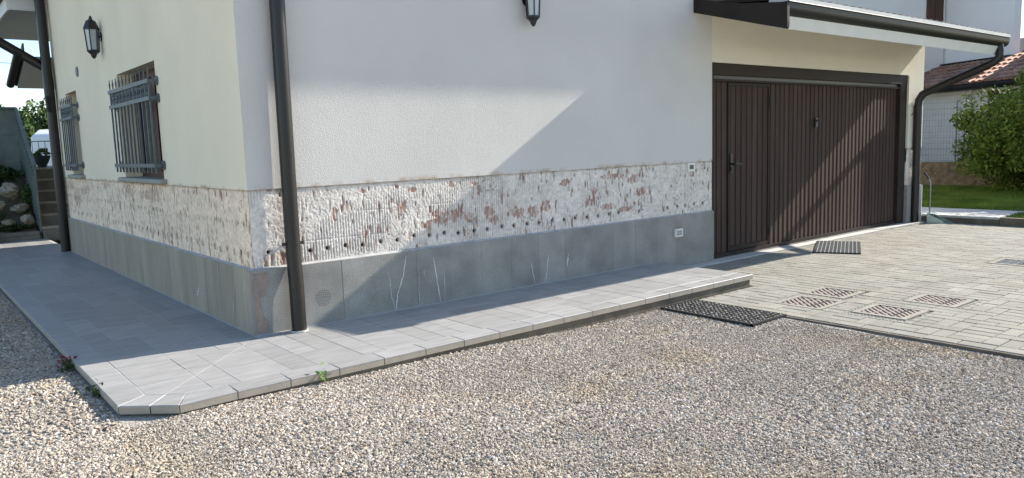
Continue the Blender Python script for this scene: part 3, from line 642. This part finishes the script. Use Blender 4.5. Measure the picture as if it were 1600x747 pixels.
rf = MB(); rf.extr([(5.16,-1.10,2.692),(5.16,2.6,3.10),(5.16,YB,2.80),(5.16,YB,2.74),(5.16,2.6,3.03),(5.16,-.87,2.692)], (5.91,0,0)); rfo = rf.build('garage_roof', BOARD, house)
tm = MB().tube([(0,-.20,0),(0,.2,.045)], .026, 8).mesh('roof_tile', mat('pale_roof_tile', (.30,.26,.23), .8, var=.2, scale=4, rnd=.2))
for k in range(36): link('roof_tile', tm, rfo, (5.3+.163*k, -.92, 2.683))
# main roof
MB().box((-.55,-.40,4.1), (8.3,.02,4.2)).build('eave_soffit', WHITEP, house)
MB().tube([(-.56,-.46,4.15),(8.32,-.46,4.15)], .06, 16).build('eave_gutter', GUTTER, house)
MB().extr([(-.6,-.47,4.2),(-.6,3.5,5.2),(-.6,7.6,4.2),(-.6,7.6,4.201),(-.6,-.47,4.15)], (9.0,0,0)).build('main_roof', ROOFT, house)
MB().box((1.35,9.0,-.2), (9.0,16.0,3.395)).build('shade_wing', CREAM, house)  # unseen block added to keep the sun off the stairs
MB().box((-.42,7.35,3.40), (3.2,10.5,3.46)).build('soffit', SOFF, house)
MB().box((-.445,7.33,3.38), (-.42,10.52,3.56)).box((-.42,7.32,3.39), (3.2,7.345,3.55)).build('fascia', WHITEP, house)
MB().box((-.56,7.25,3.56), (3.3,10.6,3.66)).build('roof', BOARD, house)
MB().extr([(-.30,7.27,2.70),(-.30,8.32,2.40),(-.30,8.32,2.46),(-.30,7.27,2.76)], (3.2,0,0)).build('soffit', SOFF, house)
lv = MB(); lv.tube([(-.38,7.20,2.80),(-.38,8.36,2.455)], .055, 14); lv.extr([(-.325,7.22,2.76),(-.325,8.34,2.43),(-.325,8.34,2.60),(-.325,7.22,2.93)], (.022,0,0)); lv.build('gutter', GUTTER, house)

# garage door: frame, vertical slats, wicket door
gd = MB().box((DX0,.045,2.045), (DX1,.20,DZ)).box((DX0,.05,G0), (DX0+.075,.20,2.045)).box((10.20,.05,G0), (DX1,.20,2.045)).build('garage_door', DFRAME, house)
MB().box((DX0+.075,.106,-.10), (10.20,.13,2.045)).build('door_sheet', DFRAME, gd)
MB().box((DX0+.075,.060,1.975), (10.20,.106,2.0)).build('track', DFRAME, gd)
MB().box((DX0+.075,.084,2.0), (10.20,.106,2.045)).build('track_gap', BLACK, gd)
MB().box((DX0+.075,.070,-.10), (10.20,.106,-.055)).build('rail', DFRAME, gd)
MB().box((DX0,.03,G0), (DX1,.068,-.098)).build('threshold_angle', STEEL, gd)
def slat_mesh(w, z0, z1, d=.0075):
    p = [(-w/2,0),(-w/2+.004,-.0105),(-w/2+.020,-.0105),(w/2,-.001)]
    V = [(a,b,z) for z in (z0,z1) for a, b in p]
    return MB().add(V, [(0,1,5,4),(1,2,6,5),(2,3,7,6),(0,3,2,1),(4,5,6,7)]).mesh('slat', DOOR)
WX0, WX1 = 5.855, 6.735; pitch = .1042
sm1 = slat_mesh(.098, -.055, 1.975)
xk = DX0+.135
while xk < WX0-.05: link('slat', sm1, gd, (xk,.106,0)); xk += .100
xk = WX1+.075
while xk < 10.17: link('slat', sm1, gd, (xk,.106,0)); xk += pitch
# wicket frame and leaf slats
wk = MB(); y0_, y1_ = .092, .1055
wk.box((WX0,y0_,-.05), (WX0+.035,y1_,1.965)).box((WX1-.035,y0_,-.05), (WX1,y1_,1.965)).box((WX0+.035,y0_,1.93), (WX1-.035,y1_,1.965)).box((WX0+.035,y0_,-.05), (WX1-.035,y1_,.0)); wk.build('wicket_frame', DFRAME, gd)
MB().box((WX1+.004,.086,-.054), (WX1+.018,.1055,1.97)).build('wicket_edge', STEEL if False else DOOR, gd)
sm2 = slat_mesh(.108, .012, 1.92)
for k in range(7): link('slat', sm2, gd, (WX0+.098+.1145*k,.106,0))
hd = MB(); hd.box((5.885,.078,.90), (5.925,.092,1.13)); hd.tube([(5.905,.08,1.005),(5.905,.03,1.005)], .013, 10); hd.tube([(5.905,.03,1.005),(6.04,.03,1.0)], .011, 10); hd.box((5.893,.066,.925), (5.917,.08,.965)); hd.build('lever_handle', BLACK, gd)
hd = MB(); hd.box((7.80,.078,1.42), (7.87,.098,1.545)); hd.tube([(7.835,.08,1.51),(7.835,.04,1.51)], .012, 10); hd.tube([(7.835,.04,1.53),(7.835,.04,1.40)], .012, 8); hd.box((7.78,.05,1.49), (7.89,.06,1.51)); hd.build('pull_handle', BLACK, gd)
for zz in (.12,1.75): MB().tube([(WX1+.001,.084,zz-.05),(WX1+.001,.084,zz+.05)], .010, 8).build('hinge', BLACK, gd)

# wall lanterns
def lantern(loc, nrm, label):
    e = empty('wall_lantern', loc, label, 'lantern', 'wall lanterns'); L_ = Vector(loc); nv = Vector(nrm); c = L_ + nv*.09
    m = MB(); m.lathe((c.x,c.y,c.z-.04), [(.003,0),(.016,.008),(.030,.034),(.033,.048),(.042,.055),(.062,.075),(.066,.082),(.066,.094)], 6); m.build('base', BLACK, e)
    for k in range(6):
        a = math.pi/3*k; p = (c.x+.058*math.cos(a), c.y+.058*math.sin(a)); q = (c.x+.072*math.cos(a), c.y+.072*math.sin(a))
        MB().tube([(p[0],p[1],c.z+.05),(q[0],q[1],c.z+.27)], .0065, 6).build('post', BLACK, e)
        a2 = a+math.pi/3; p2 = (c.x+.054*math.cos(a2), c.y+.054*math.sin(a2)); q2 = (c.x+.069*math.cos(a2), c.y+.069*math.sin(a2)); p1 = (c.x+.054*math.cos(a), c.y+.054*math.sin(a)); q1 = (c.x+.069*math.cos(a), c.y+.069*math.sin(a))
        MB().add([(p1[0],p1[1],c.z+.053),(p2[0],p2[1],c.z+.053),(q2[0],q2[1],c.z+.268),(q1[0],q1[1],c.z+.268)], [(0,1,2,3)]).build('glass', FROST, e)
    m = MB(); m.lathe((c.x,c.y,c.z+.27), [(.080,0),(.082,.012),(.055,.075),(.05,.09),(.02,.11),(.012,.14),(.002,.15)], 6); m.build('cap', BLACK, e)
    w = L_ + Vector((0,0,.2)); MB().tube([w, w+nv*.05, c+Vector((0,0,.29))-nv*.02], .012, 8).build('arm', BLACK, e)
    MB().tube([w-nv*.002, w+nv*.012], .05, 14).build('wall_plate', BLACK, e)
lantern((2.69,.02,2.41), (0,-1,0), 'black six-sided lantern high on the white front wall')
lantern((.02,4.08,2.44), (-1,0,0), 'black lantern on the cream side wall between the windows')

# ------------------------------------------------------------------ vegetation helpers
def leaves(name, P, size, mt_, parent, elong=1.8, nrm_up=.3, droop=None):
    n = len(P); P = np.asarray(P); d = rng.normal(size=(n,3)); d[:,2] += nrm_up; d /= np.linalg.norm(d,axis=1)[:,None]
    a = np.cross(d, rng.normal(size=(n,3))); a /= np.linalg.norm(a,axis=1)[:,None]; b = np.cross(d, a)
    s = size*(.6+.8*rng.random(n))[:,None]; a = a*s*elong; b = b*s
    V = np.stack([P-a, P+b*.8+d*s*.15, P+a, P-b*.8+d*s*.15], 1).reshape(-1,3); F = np.arange(4*n).reshape(n,4)
    return link(name, np_mesh(name, V, F, mt_), parent)
def blob(n, c, r, lumps=40, lr=.33, core=.0):
    c = np.array(c); r = np.array(r); L = rng.normal(size=(lumps,3)); L /= np.linalg.norm(L,axis=1)[:,None]; L *= (.55+.45*rng.random(lumps))[:,None]; L[:,2] = np.abs(L[:,2])*1.0 if core else L[:,2]
    k = rng.integers(0, lumps, n); q = rng.normal(size=(n,3)); q /= np.linalg.norm(q,axis=1)[:,None]; q *= (rng.random(n)**.4)[:,None]*lr*(.6+.7*rng.random(lumps)[k])[:,None]
    return c + (L[k]+q)*r
def weed(loc, mt_, n, r, label, h=.05):
    e = empty('weed', loc, label, 'weed'); c = np.array(loc); P = c + np.abs(rng.normal(size=(n,3)))*np.array((0,0,h)) + rng.normal(size=(n,3))*np.array((r,r,0))
    leaves('leaf_tuft', P, r*.42, mt_, e, 1.5, 1.2); m = MB()
    for k in range(5): m.tube([c, c+Vector((random.gauss(0,r),random.gauss(0,r),h*1.2))], .0015, 5)
    m.build('stem', LEAFW, e)
weed((-.05,-1.205,-.055), LEAFW, 26, .022, 'small green weed sprouting under the front walkway edge')
weed((-1.165,.34,-.055), LEAFR, 30, .03, 'reddish weed against the left walkway edge', .045)
weed((-1.16,.27,-.055), LEAFD, 36, .03, 'dark green weed beside the reddish one at walkway edge', .035)
weed((-1.14,-.50,-.055), LEAFD, 30, .03, 'small dark weed in the gravel by the walkway corner', .04)
weed((3.95,-1.205,-.11), LEAFW, 10, .010, 'tiny weed at the foot of the walkway end', .02)

# ------------------------------------------------------------------ right background: path, lawn, wall, fence, neighbour
CONC2 = mat('brown_kerb_concrete', (.17,.14,.105), .9, var=.3, scale=7, bump=.005, bscale=40)
kb = MB().box((10.835,-9,-.3), (10.86,-1.17,-.02)).build('kerb', CONC); tag(kb, kind='structure')
y = -9.0
while y < -1.2: MB().prism([(10.832,y+.004),(10.93,y+.004),(10.93,min(y+.98,-1.165)-.004),(10.832,min(y+.98,-1.165)-.004)], -.25, .002, .006).build('kerb_stone', CONC2, kb); y += .98
gpth = MB().box((10.95,-1.16,-.3), (12.0,9,-.03)).build('garden_path', CONC); tag(gpth, kind='structure')
MB().box((10.845,-1.16,-.25), (10.95,-.02,-.033)).build('riser', CONC2, gpth)
for k in range(16):
    y0 = -1.16+.56*k; x0 = 10.83 if y0 < -.3 else 10.95
    MB().prism([(x0,y0+.003),(12.0,y0+.003),(12.0,y0+.557),(x0,y0+.557)], -.03, .004, .004).build('paving_slab', PLAT, gpth)
MB().box((10.93,-9,-.3), (40,-1.165,-.012)).box((12.0,-1.165,-.3), (40,14,-.012)).build('lawn', LAWNM)['kind'] = 'structure'
def grass(n, test, x0, x1, y0, y1, hgt):
    X = rng.uniform(x0,x1,n); Y = rng.uniform(y0,y1,n); k = test(X,Y); X, Y = X[k], Y[k]; n = len(X)
    a = rng.uniform(0,6.283,n); w = .006; h = hgt*(.5+rng.random(n)); lx, ly = rng.normal(size=n)*.02, rng.normal(size=n)*.02
    B = np.stack([X,Y,np.full(n,-.013)],1); D = np.stack([np.cos(a)*w,np.sin(a)*w,0*a],1)
    V = np.stack([B-D, B+D, B+np.stack([lx,ly,h],1)],1).reshape(-1,3); return V, np.arange(3*n).reshape(n,3)
V, F = grass(150000, lambda x, y: (x > 12.03) | (y < -1.19), 10.95, 17.6, -2.6, 4.5, .045)
tag(link('grass', np_mesh('grass', V, F, GRASS)), 'mown green lawn beyond the driveway', 'grass', kind='stuff')
# boundary wall running past the neighbour
wt = Vector((.30,-.95,0)).normalized(); wn_ = Vector((.95,.30,0)); w0 = Vector((17.45,2.55,0))
bw = MB(); c = w0 + wt*(-1); bw.obox(w0+wn_*.12+wt*0+Vector((0,0,.28)), wt*7, wn_*.12, (0,0,.29)); bwo = bw.build('boundary_wall', STONEW)
tag(bwo, 'low rough brown stone wall at the end of the lawn', 'wall')
fe = empty('wire_fence', tuple(w0+wn_*.12+Vector((0,0,.57))), 'green wire mesh fence standing on the brown boundary wall', 'fence')
FEN = mat('fence_wire', (.20,.25,.25), .5, var=.1, metal=.3)
fb = w0+wn_*.12
for k in range(-3,4):
    p = fb+wt*(k*1.75+.5); MB().tube([p+Vector((0,0,.56)), p+Vector((0,0,2.02))], .02, 8).build('post', FEN, fe)
wm = MB()
for k in range(-110,111):
    p = fb+wt*(k*.0615); wm.obox(p+Vector((0,0,1.28)), wt*.0024, wn_*.0024, (0,0,.70))
for k in range(11): wm.obox(fb+Vector((0,0,.60+.137*k)), wt*6.8, wn_*.0024, (0,0,.003))
tag(wm.build('mesh_wires', FEN, fe), kind='stuff')
p = fb+wt*1.62; MB().tube([p+wt*(-1.1)+Vector((0,0,.57)), p+wt*.25+Vector((0,0,1.9))], .022, 8).build('brace', FEN, fe)
# neighbour house
nb = empty('neighbour_house', (22.46,3.447,0), 'white neighbouring house with terracotta tiled roof behind the fence', 'house')
T = Vector((.45,.89,0)).normalized(); NN = Vector((T.y,-T.x,0)); NP0 = Vector((22.46,3.447,0))
def nbox(name, u0, u1, o0, o1, z0, z1, mt_, par=nb):
    c = NP0+T*((u0+u1)/2)+NN*((o0+o1)/2)+Vector((0,0,(z0+z1)/2)); return MB().obox(c, T*(abs(u1-u0)/2), NN*(abs(o1-o0)/2), (0,0,abs(z1-z0)/2)).build(name, mt_, par)
nbox('wall', -5.5, 9, 0, .3, -.1, 2.56, LILAC)
g_ = nbox('garage_gate', .47, 3.4, -.05, .0-.002, -.1, 2.36, mat('pale_gate', (.60,.60,.54), .6, var=.04))
nbox('gate_frame', .30, .47, -.045, -.003, -.1, 2.44, WHITEP, g_); nbox('gate_frame', .47, 3.4, -.06, -.003, 2.36, 2.44, WHITEP, g_)
for k in range(12): nbox('gate_panel', .5, 3.38, -.064, -.05, .0+.195*k, .185+.195*k, WHITEP, g_)
w_ = nbox('window', -1.9, -.46, -.03, -.002, 1.4, 2.37, WOOD); nbox('pane', -1.8, -.56, -.034, -.0301, 1.5, 2.28, PANE, w_)
lm = nbox('wall_lamp', -.0, .12, -.16, -.003, 2.30, 2.46, WHITEP); nbox('lamp_bulb', .03, .09, -.20, -.10, 2.14, 2.29, FROST, lm)
sl_ = .36; ez = 2.60
def RP(u, o, dz=0): return NP0+T*u+NN*o+Vector((0,0,ez+(o+.5)*sl_+dz))
rfm = MB(); rfm.add([RP(-5.5,-.5),RP(9,-.5),RP(9,4.0),RP(-5.5,4.0),RP(-5.5,-.5,-.07),RP(9,-.5,-.07),RP(9,4.0,-.07),RP(-5.5,4.0,-.07)], [(0,3,2,1),(4,5,6,7),(0,1,5,4),(1,2,6,5),(2,3,7,6),(3,0,4,7)]); nroof = rfm.build('roof', BOARD, nb)
gg = MB(); gg.tube([RP(-5.5,-.56,-.06),RP(9,-.56,-.06)], .075, 12); gg.build('gutter', GUTTER, nb)
nbox('fascia', -5.5, 9, -.5, -.0, 2.44, 2.57, BOARD)
# barrel tiles: shared half-round mesh laid up the slope
sdir = (NN+Vector((0,0,sl_))).normalized(); tv = []; tf = []
for q, (k, rad, lift) in enumerate(((-.24,.095,.02),(.24,.078,.0))):
    for j in range(7):
        a = math.pi*j/6; tv.append(T*(rad*math.cos(a))+Vector((0,0,1))*(rad*.75*math.sin(a)+lift)+sdir*k)
for j in range(6): tf.append((j,j+1,7+j+1,7+j))
tf.append((0,6,5,4,3,2,1)[::-1])
tmesh = MB().add(tv, tf).mesh('roof_tile', ROOFT, True); rest = MB(); n_ = 0
cand = [(u_*.215-4.2, o_*.36-.38) for u_ in range(0,52) for o_ in range(0,11)]
cand = [c for c in cand if -4.2 < c[0] < 7 and (c[1] < 1.55 or c[0] < .35)]
def nscore(c): return abs(c[0]-.2)+abs(c[1]-.6)
cand.sort(key=nscore)
for k, (uu_, oo_) in enumerate(cand):
    uj = uu_ + (.0 if int(round((oo_+.38)/.36)) % 2 == 0 else .0)
    if k < 300: link('roof_tile', tmesh, nroof, RP(uj, oo_, .02)+Vector((0,0,random.uniform(-.006,.006))))
    else: rest.add([v_+RP(uj,oo_,.02) for v_ in tv], tf)
tag(rest.build('roof_tiles', ROOFT, nroof, True), kind='stuff')
nbox('wall', .55, 12, 1.75, 2.0, 2.6, 6.2, LILAC); nbox('wall', -4, .54, 3.3, 3.6, 2.8, 6.2, LILAC)
nbox('flashing', .5, 9, 1.55, 1.74, ez+2.05*sl_+.02, ez+2.05*sl_+.13, BOARD)
# the lit wing of the neighbour: faces the sun, closes the inner corner
cw = NP0+T*3.2+NN*1.7; T2 = Vector((-.94,.34,0)).normalized(); N2 = Vector((.34,.94,0)).normalized()
def wbox(name, a0, a1, o0, o1, z0, z1, mt_, par=nb):
    c = cw+T2*((a0+a1)/2)+N2*((o0+o1)/2)+Vector((0,0,(z0+z1)/2)); return MB().obox(c, T2*(abs(a1-a0)/2), N2*(abs(o1-o0)/2), (0,0,abs(z1-z0)/2)).build(name, mt_, par)
wbox('wing_wall', 0, 12, 0, .3, -.1, 6.6, mat('neighbour_sunlit_wall', (.72,.70,.66), .9, var=.03, scale=1, bump=.001))  # warm copy of the neighbour's white, sunlight put into the colour
s_ = wbox('shutter', .12, .80, -.05, -.002, 4.75, 6.3, WOOD); wbox('shutter_gap', .45, .47, -.054, -.0501, 4.75, 6.3, PIT, s_)
# evergreen shrub
def shrub(name, c, r, n, size, mt_, label, cat, trunk_h=.8, lumps=60, lr=.3, group=None):
    e = empty(name, (c[0],c[1],c[2]-r[2]), label, cat, group); P = blob(n, c, r, lumps, lr)
    P = P[P[:,2] > c[2]-r[2]*.97]; leaves('crown', P, size, mt_, e, 1.9, .5)
    m = MB(); b = Vector((c[0],c[1],c[2]-r[2]-.02)); m.tube([b, b+Vector((.05,.03,r[2]*.7)), b+Vector((.02,-.04,r[2]*1.4))], [.07,.05,.02], 8)
    for k in range(7):
        a = random.uniform(0,6.28); s = b+Vector((0,0,r[2]*random.uniform(.25,.9))); m.tube([s, s+Vector((math.cos(a)*r[0]*.4,math.sin(a)*r[1]*.4,r[2]*.25)), s+Vector((math.cos(a)*r[0]*.75,math.sin(a)*r[1]*.75,r[2]*.4))], [.03,.018,.006], 6)
    m.build('trunk', BARK, e); return e
shrub('evergreen_shrub', (16.5,-.92,1.27), (2.05,2.25,1.38), 135000, .023, LEAF, 'big bushy evergreen shrub on the lawn before the fence', 'shrub', lumps=190, lr=.24)

# long-handled dustpan and white post beside the right downpipe
dpn = empty('dustpan', (10.62,-.30,G0), 'grey metal dustpan with long upright handle beside the garage pillar', 'dustpan')
b = Vector((10.60,-.235,G0)); f1 = Vector((10.69,-.47,G0)); e1 = Vector((10.92,-.30,G0))
m = MB(); A_ = b+Vector((0,0,.005)); hgt = Vector((0,0,.15)); B_ = f1+Vector((0,0,.004)); C_ = Vector((10.80,-.56,G0+.004)); D_ = Vector((10.80,-.20,G0+.005))
m.add([A_,B_,C_,D_], [(0,1,2,3)]); m.add([A_,B_,A_+hgt], [(0,1,2)]); m.add([D_,C_,D_+hgt], [(0,2,1)]); m.add([A_,D_,D_+hgt,A_+hgt], [(0,1,2,3)]); m.add([A_+hgt, D_+hgt, D_+hgt+(C_-D_)*.35-hgt*.1, A_+hgt+(B_-A_)*.35-hgt*.1], [(0,1,2,3)])
po = m.build('pan', ZINC, dpn); sd = po.modifiers.new('thick','SOLIDIFY'); sd.thickness = .004
h0 = b+Vector((.06,-.01,.145)); MB().tube([h0, h0+Vector((0,0,.44)), h0+Vector((0,.005,.50)), h0+Vector((-.02,.03,.56))], .011, 10).build('handle', STEEL, dpn)
MB().tube([h0+Vector((-.015,.022,.545)), h0+Vector((-.06,.075,.655))], .015, 10).build('grip', BLACK, dpn)
tag(MB().prism([(10.80,-.06),(10.815,-.06),(10.815,.0),(10.80,.0)], G0+.003, .47, .002).build('post', WHITEP), 'thin white post standing right behind the garage downpipe', 'post')

# ------------------------------------------------------------------ left background: stairs, balustrade, planter, van, hedge, rocks
stp = empty('staircase', (.6,9.6,0), 'grey stone outdoor staircase rising behind the house corner', 'staircase')
for k in range(6):
    y0, z0, z1 = 9.6+.3*k, -.05 if k == 0 else .195*k-.0, .195*(k+1)
    sp_ = 0.28+.16*(k%2)
    for a, b_ in ((0,sp_),(sp_+.004,.70),(.704,1.3)): MB().box((a+.0,y0,z0), (b_,y0+.35,z1-.032)).build('riser', STEPM, stp)
    MB().box((-.01,y0-.025,z1-.030), (1.3,y0+.33,z1)).build('tread', mat('tread_stone', (.36,.34,.29), .8, var=.1, scale=6) if k == 0 else bpy.data.materials['tread_stone'], stp)
MB().box((-1.6,11.4,.0), (3.0,17,1.17)).build('landing', STEPM, stp)
bl = empty('balustrade', (-.03,9.65,0), 'grey-green sheet metal balustrade along the stairs', 'balustrade')
MB().extr([(-.035,9.66,.10),(-.035,9.66,1.20),(-.035,11.15,2.23),(-.035,11.15,1.13)], (.03,0,0)).build('stair_panel', GALV, bl)
MB().tube([(-.02,9.62,1.22),(-.02,11.15,2.26)], .028, 10).build('handrail', GALV, bl)
MB().extr([(-2.6,11.16,1.15),(-.02,11.16,1.15),(-.02,11.16,2.24),(-2.6,11.16,2.24)], (0,.03,0)).build('landing_panel', GALV, bl)
MB().tube([(-2.6,11.15,2.26),(-.02,11.15,2.26)], .028, 10).build('handrail', GALV, bl); MB().box((-2.6,11.135,1.80), (-.02,11.157,1.83)).build('panel_seam', GALV, bl)
hm = MB()
for k in range(16):
    t = (k+.5)/16; y_ = 9.66+1.49*t; zb = .10+1.03*t
    for zo in (.93,.17): hm.box((-.0385,y_-.022,zb+zo), (-.0352,y_+.022,zb+zo+.035))
hm.build('cut_outs', PIT, bl)
pt = empty('planter', (.41,12.0,1.17), 'dark bowl planter with small plants on the stair landing', 'planter')
shade_auto(MB().lathe((.41,12.0,1.17), [(.07,.0),(.075,.035),(.12,.10),(.155,.19),(.165,.23),(.15,.235),(.14,.21)], 22).build('bowl', STONEB, pt))
leaves('plants', blob(260, (.41,12.0,1.45), (.15,.15,.09), 16, .4), .018, LEAFT, pt)
MB().lathe((.41,12,1.172), [(.09,0),(.09,.012),(.06,.02)], 14).build('foot', STONEB, pt)
fp = empty('flower_pot', (-.30,11.45,2.27), 'red terracotta flower pot on the balustrade at the left edge', 'flower pot')
MB().lathe((-.30,11.3,1.98), [(.07,0),(.10,.16),(.11,.17),(.11,.20),(.09,.20)], 16).build('pot', TERRA, fp); leaves('plant', blob(220, (-.30,11.3,2.27), (.14,.14,.11), 12, .45), .02, LEAFT, fp)
# white van
vn = empty('van', (2.6,21,.03), 'white van with rounded roof parked beyond the railing', 'van')
prof_ = [(-2.4,.35),(-2.45,1.2),(-2.35,1.95),(-2.0,2.12),(0,2.18),(1.1,2.1),(1.6,1.75),(2.0,1.25),(2.75,1.05),(2.95,.75),(2.95,.35)]
def VP(u, z): return (2.62+u*.62, 21+u*.78, .03+z)
bd = MB(); bd.extr([VP(*q) for q in prof_], (1.35,-1.07,0)); bdo = bd.build('body', VANW, vn); bv = bdo.modifiers.new('bevel','BEVEL'); bv.width = .10; bv.segments = 4; shade_auto(bdo, 40)
for u_ in (-1.5,1.9):
    p = Vector(VP(u_,.35)); q = Vector((1.35,-1.07,0)).normalized()
    for s0 in (.0,1.5): w_ = MB().tube([p+q*(s0-.01), p+q*(s0+.2)], .33, 20).build('wheel', RUBBER, vn)
    MB().tube([p+q*(1.70), p+q*(1.716)], .19, 16).build('rim', STEEL, vn)
q = Vector((1.35,-1.07,0)); sd_ = q*1.004
MB().add([Vector(VP(.5,1.25))+sd_,Vector(VP(1.55,1.25))+sd_,Vector(VP(1.25,1.85))+sd_,Vector(VP(.5,1.9))+sd_], [(0,1,2,3)]).build('side_window', PANE, vn)
MB().extr([VP(1.10,2.06),VP(1.55,1.79),VP(1.97,1.30),VP(1.99,1.33),VP(1.60,1.82),VP(1.14,2.09)], (1.2,-.95,0)).build('windscreen', PANE, vn)
lf = empty('railing', (1.3,14,1.17), 'thin metal railing in front of the van', 'railing')
for k in range(26): MB().tube([(-.3+.12*k,14,1.17),(-.3+.12*k,14,1.72)], .008, 6).build('baluster', FEN, lf)
for z_ in (1.45,1.72): MB().tube([(-.4,14,z_),(3,14,z_)], .012, 6).build('rail', FEN, lf)
# hedge trees beyond
def tree(c, r, n, size, mt_, label):
    e = empty('tree', (c[0],c[1],0), label, 'tree', 'trees behind the stairs'); leaves('crown', blob(n, c, r, 50, .34), size, mt_, e, 1.6, .4)
    m = MB(); m.tube([(c[0],c[1],0),(c[0]+.1,c[1],c[2]-r[2]*.3),(c[0],c[1]+.1,c[2]+r[2]*.4)], [.16,.11,.03], 8)
    for k in range(6): a = k*1.05; m.tube([(c[0],c[1],c[2]-r[2]*.4),(c[0]+r[0]*.6*math.cos(a),c[1]+r[1]*.6*math.sin(a),c[2]+r[2]*.3)], [.06,.015], 6)
    m.build('trunk', BARK, e)
tree((1.3,28,2.0), (1.4,1.2,1.25), 9000, .05, LEAFT, 'green tree at left above the balustrade')
tree((2.9,28.5,2.05), (1.4,1.2,1.30), 9000, .05, LEAFT, 'green tree directly above the white van')
tree((4.7,28.3,2.0), (1.5,1.2,1.3), 6000, .06, LEAFT, 'green tree mostly hidden behind the house corner')
tree((-.6,28.8,1.9), (1.5,1.2,1.2), 6000, .06, LEAFT, 'green tree behind the balustrade at the left edge')
# rock garden by the stairs
rg = MB().extr([(-4,9.75,-.1),(-.04,9.75,-.1),(-.04,9.75,.12),(-4,9.75,.12)], (0,.1,0)); rgo = rg.build('rockery_bed', EARTH); tag(rgo, kind='structure')
MB().add([(-4,9.85,.10),(-.05,9.85,.10),(-.05,11.1,.95),(-4,11.1,.95)], [(0,1,2,3)]).build('slope', EARTH, rgo)
lk = empty('edging_wall', (-.8,9.66,0), 'low grey stone edging at the foot of the rockery', 'edging')
for k in range(8):
    x0 = -.05-.30*k
    for z0, z1 in ((0,.065),(.069,.13)): MB().prism([(x0-.297+.1*(z0>0),9.62),(x0+.1*(z0>0)-.0-(.1 if k==0 and z0>0 else 0),9.62),(x0+.1*(z0>0)-(.1 if k==0 and z0>0 else 0),9.745),(x0-.297+.1*(z0>0),9.745)], z0, z1, .005).build('edging_stone', STEPM, lk)
def rock(c, r, label):
    n, k = 18, 12; V = []; F = []; sd = rng.random((k+1,n))*.34+.83
    ax = [rng.normal(size=3) for _ in range(11)]
    for i in range(k+1):
        th = math.pi*i/k
        for j in range(n):
            ph = 2*math.pi*j/n; d = np.array((math.sin(th)*math.cos(ph), math.sin(th)*math.sin(ph), math.cos(th)))
            s = 1
            for a_ in ax: a1 = a_/np.linalg.norm(a_); t = d@a1; s = min(s, .66/t if t > .66 else s)
            s *= (1+.7*(sd[i,j]-1) if 0 < i < k else 1); V.append((c[0]+d[0]*s*r[0], c[1]+d[1]*s*r[1], c[2]+d[2]*s*r[2]))
    for i in range(k):
        for j in range(n): F.append((i*n+j, (i+1)*n+j, (i+1)*n+(j+1)%n, i*n+(j+1)%n))
    tag(MB().add(V, F).build('rock', ROCK), label, 'rock', 'rocks in the rockery')
rock((-.32,10.5,.80), (.20,.17,.16), 'large pale rock highest in the rockery by the balustrade')
rock((-.55,10.25,.56), (.17,.15,.11), 'pale rock in the rockery near the left edge')
rock((-.22,10.25,.50), (.16,.14,.11), 'brownish rock in the middle of the rockery')
rock((-.16,10.0,.31), (.15,.12,.09), 'small rock low in the rockery beside the stairs')
rock((-.44,10.0,.29), (.11,.10,.07), 'small dark rock low in the rockery near edging')
def bush(c, r, n, size, label, mt_=LEAFD): 
    e = empty('shrub', (c[0],c[1],c[2]-r[2]), label, 'shrub', 'rockery shrubs'); leaves('crown', blob(n, c, r, 24, .4), size, mt_, e)
    MB().tube([(c[0],c[1],c[2]-r[2]-.1),(c[0],c[1],c[2])], [.02,.008], 6).build('stem', BARK, e)
bush((-.62,10.9,1.15), (.36,.28,.30), 2600, .022, 'dark shrub below the balustrade at the left edge')
bush((-.30,10.75,1.08), (.20,.2,.12), 900, .018, 'low dark shrub above the large pale rock')
bush((-.10,10.35,.72), (.11,.16,.16), 900, .014, 'small leafy shrub against the stair balustrade', LEAFT)
bush((-.38,9.95,.18), (.30,.12,.08), 1500, .012, 'low ground cover plant behind the stone edging')
bush((-.66,10.1,.42), (.14,.14,.14), 900, .016, 'dark shrub between rocks at the left edge')
bush((-.80,9.50,.12), (.16,.16,.16), 900, .018, 'green shrub on the paving at the far left edge')
MB().tube([(-6,32,5.35),(12,33,5.25)], .012, 6).build('overhead_wire', BLACK)
tag(bpy.data.objects['overhead_wire'], 'thin overhead wire crossing the sky at upper left', 'wire')
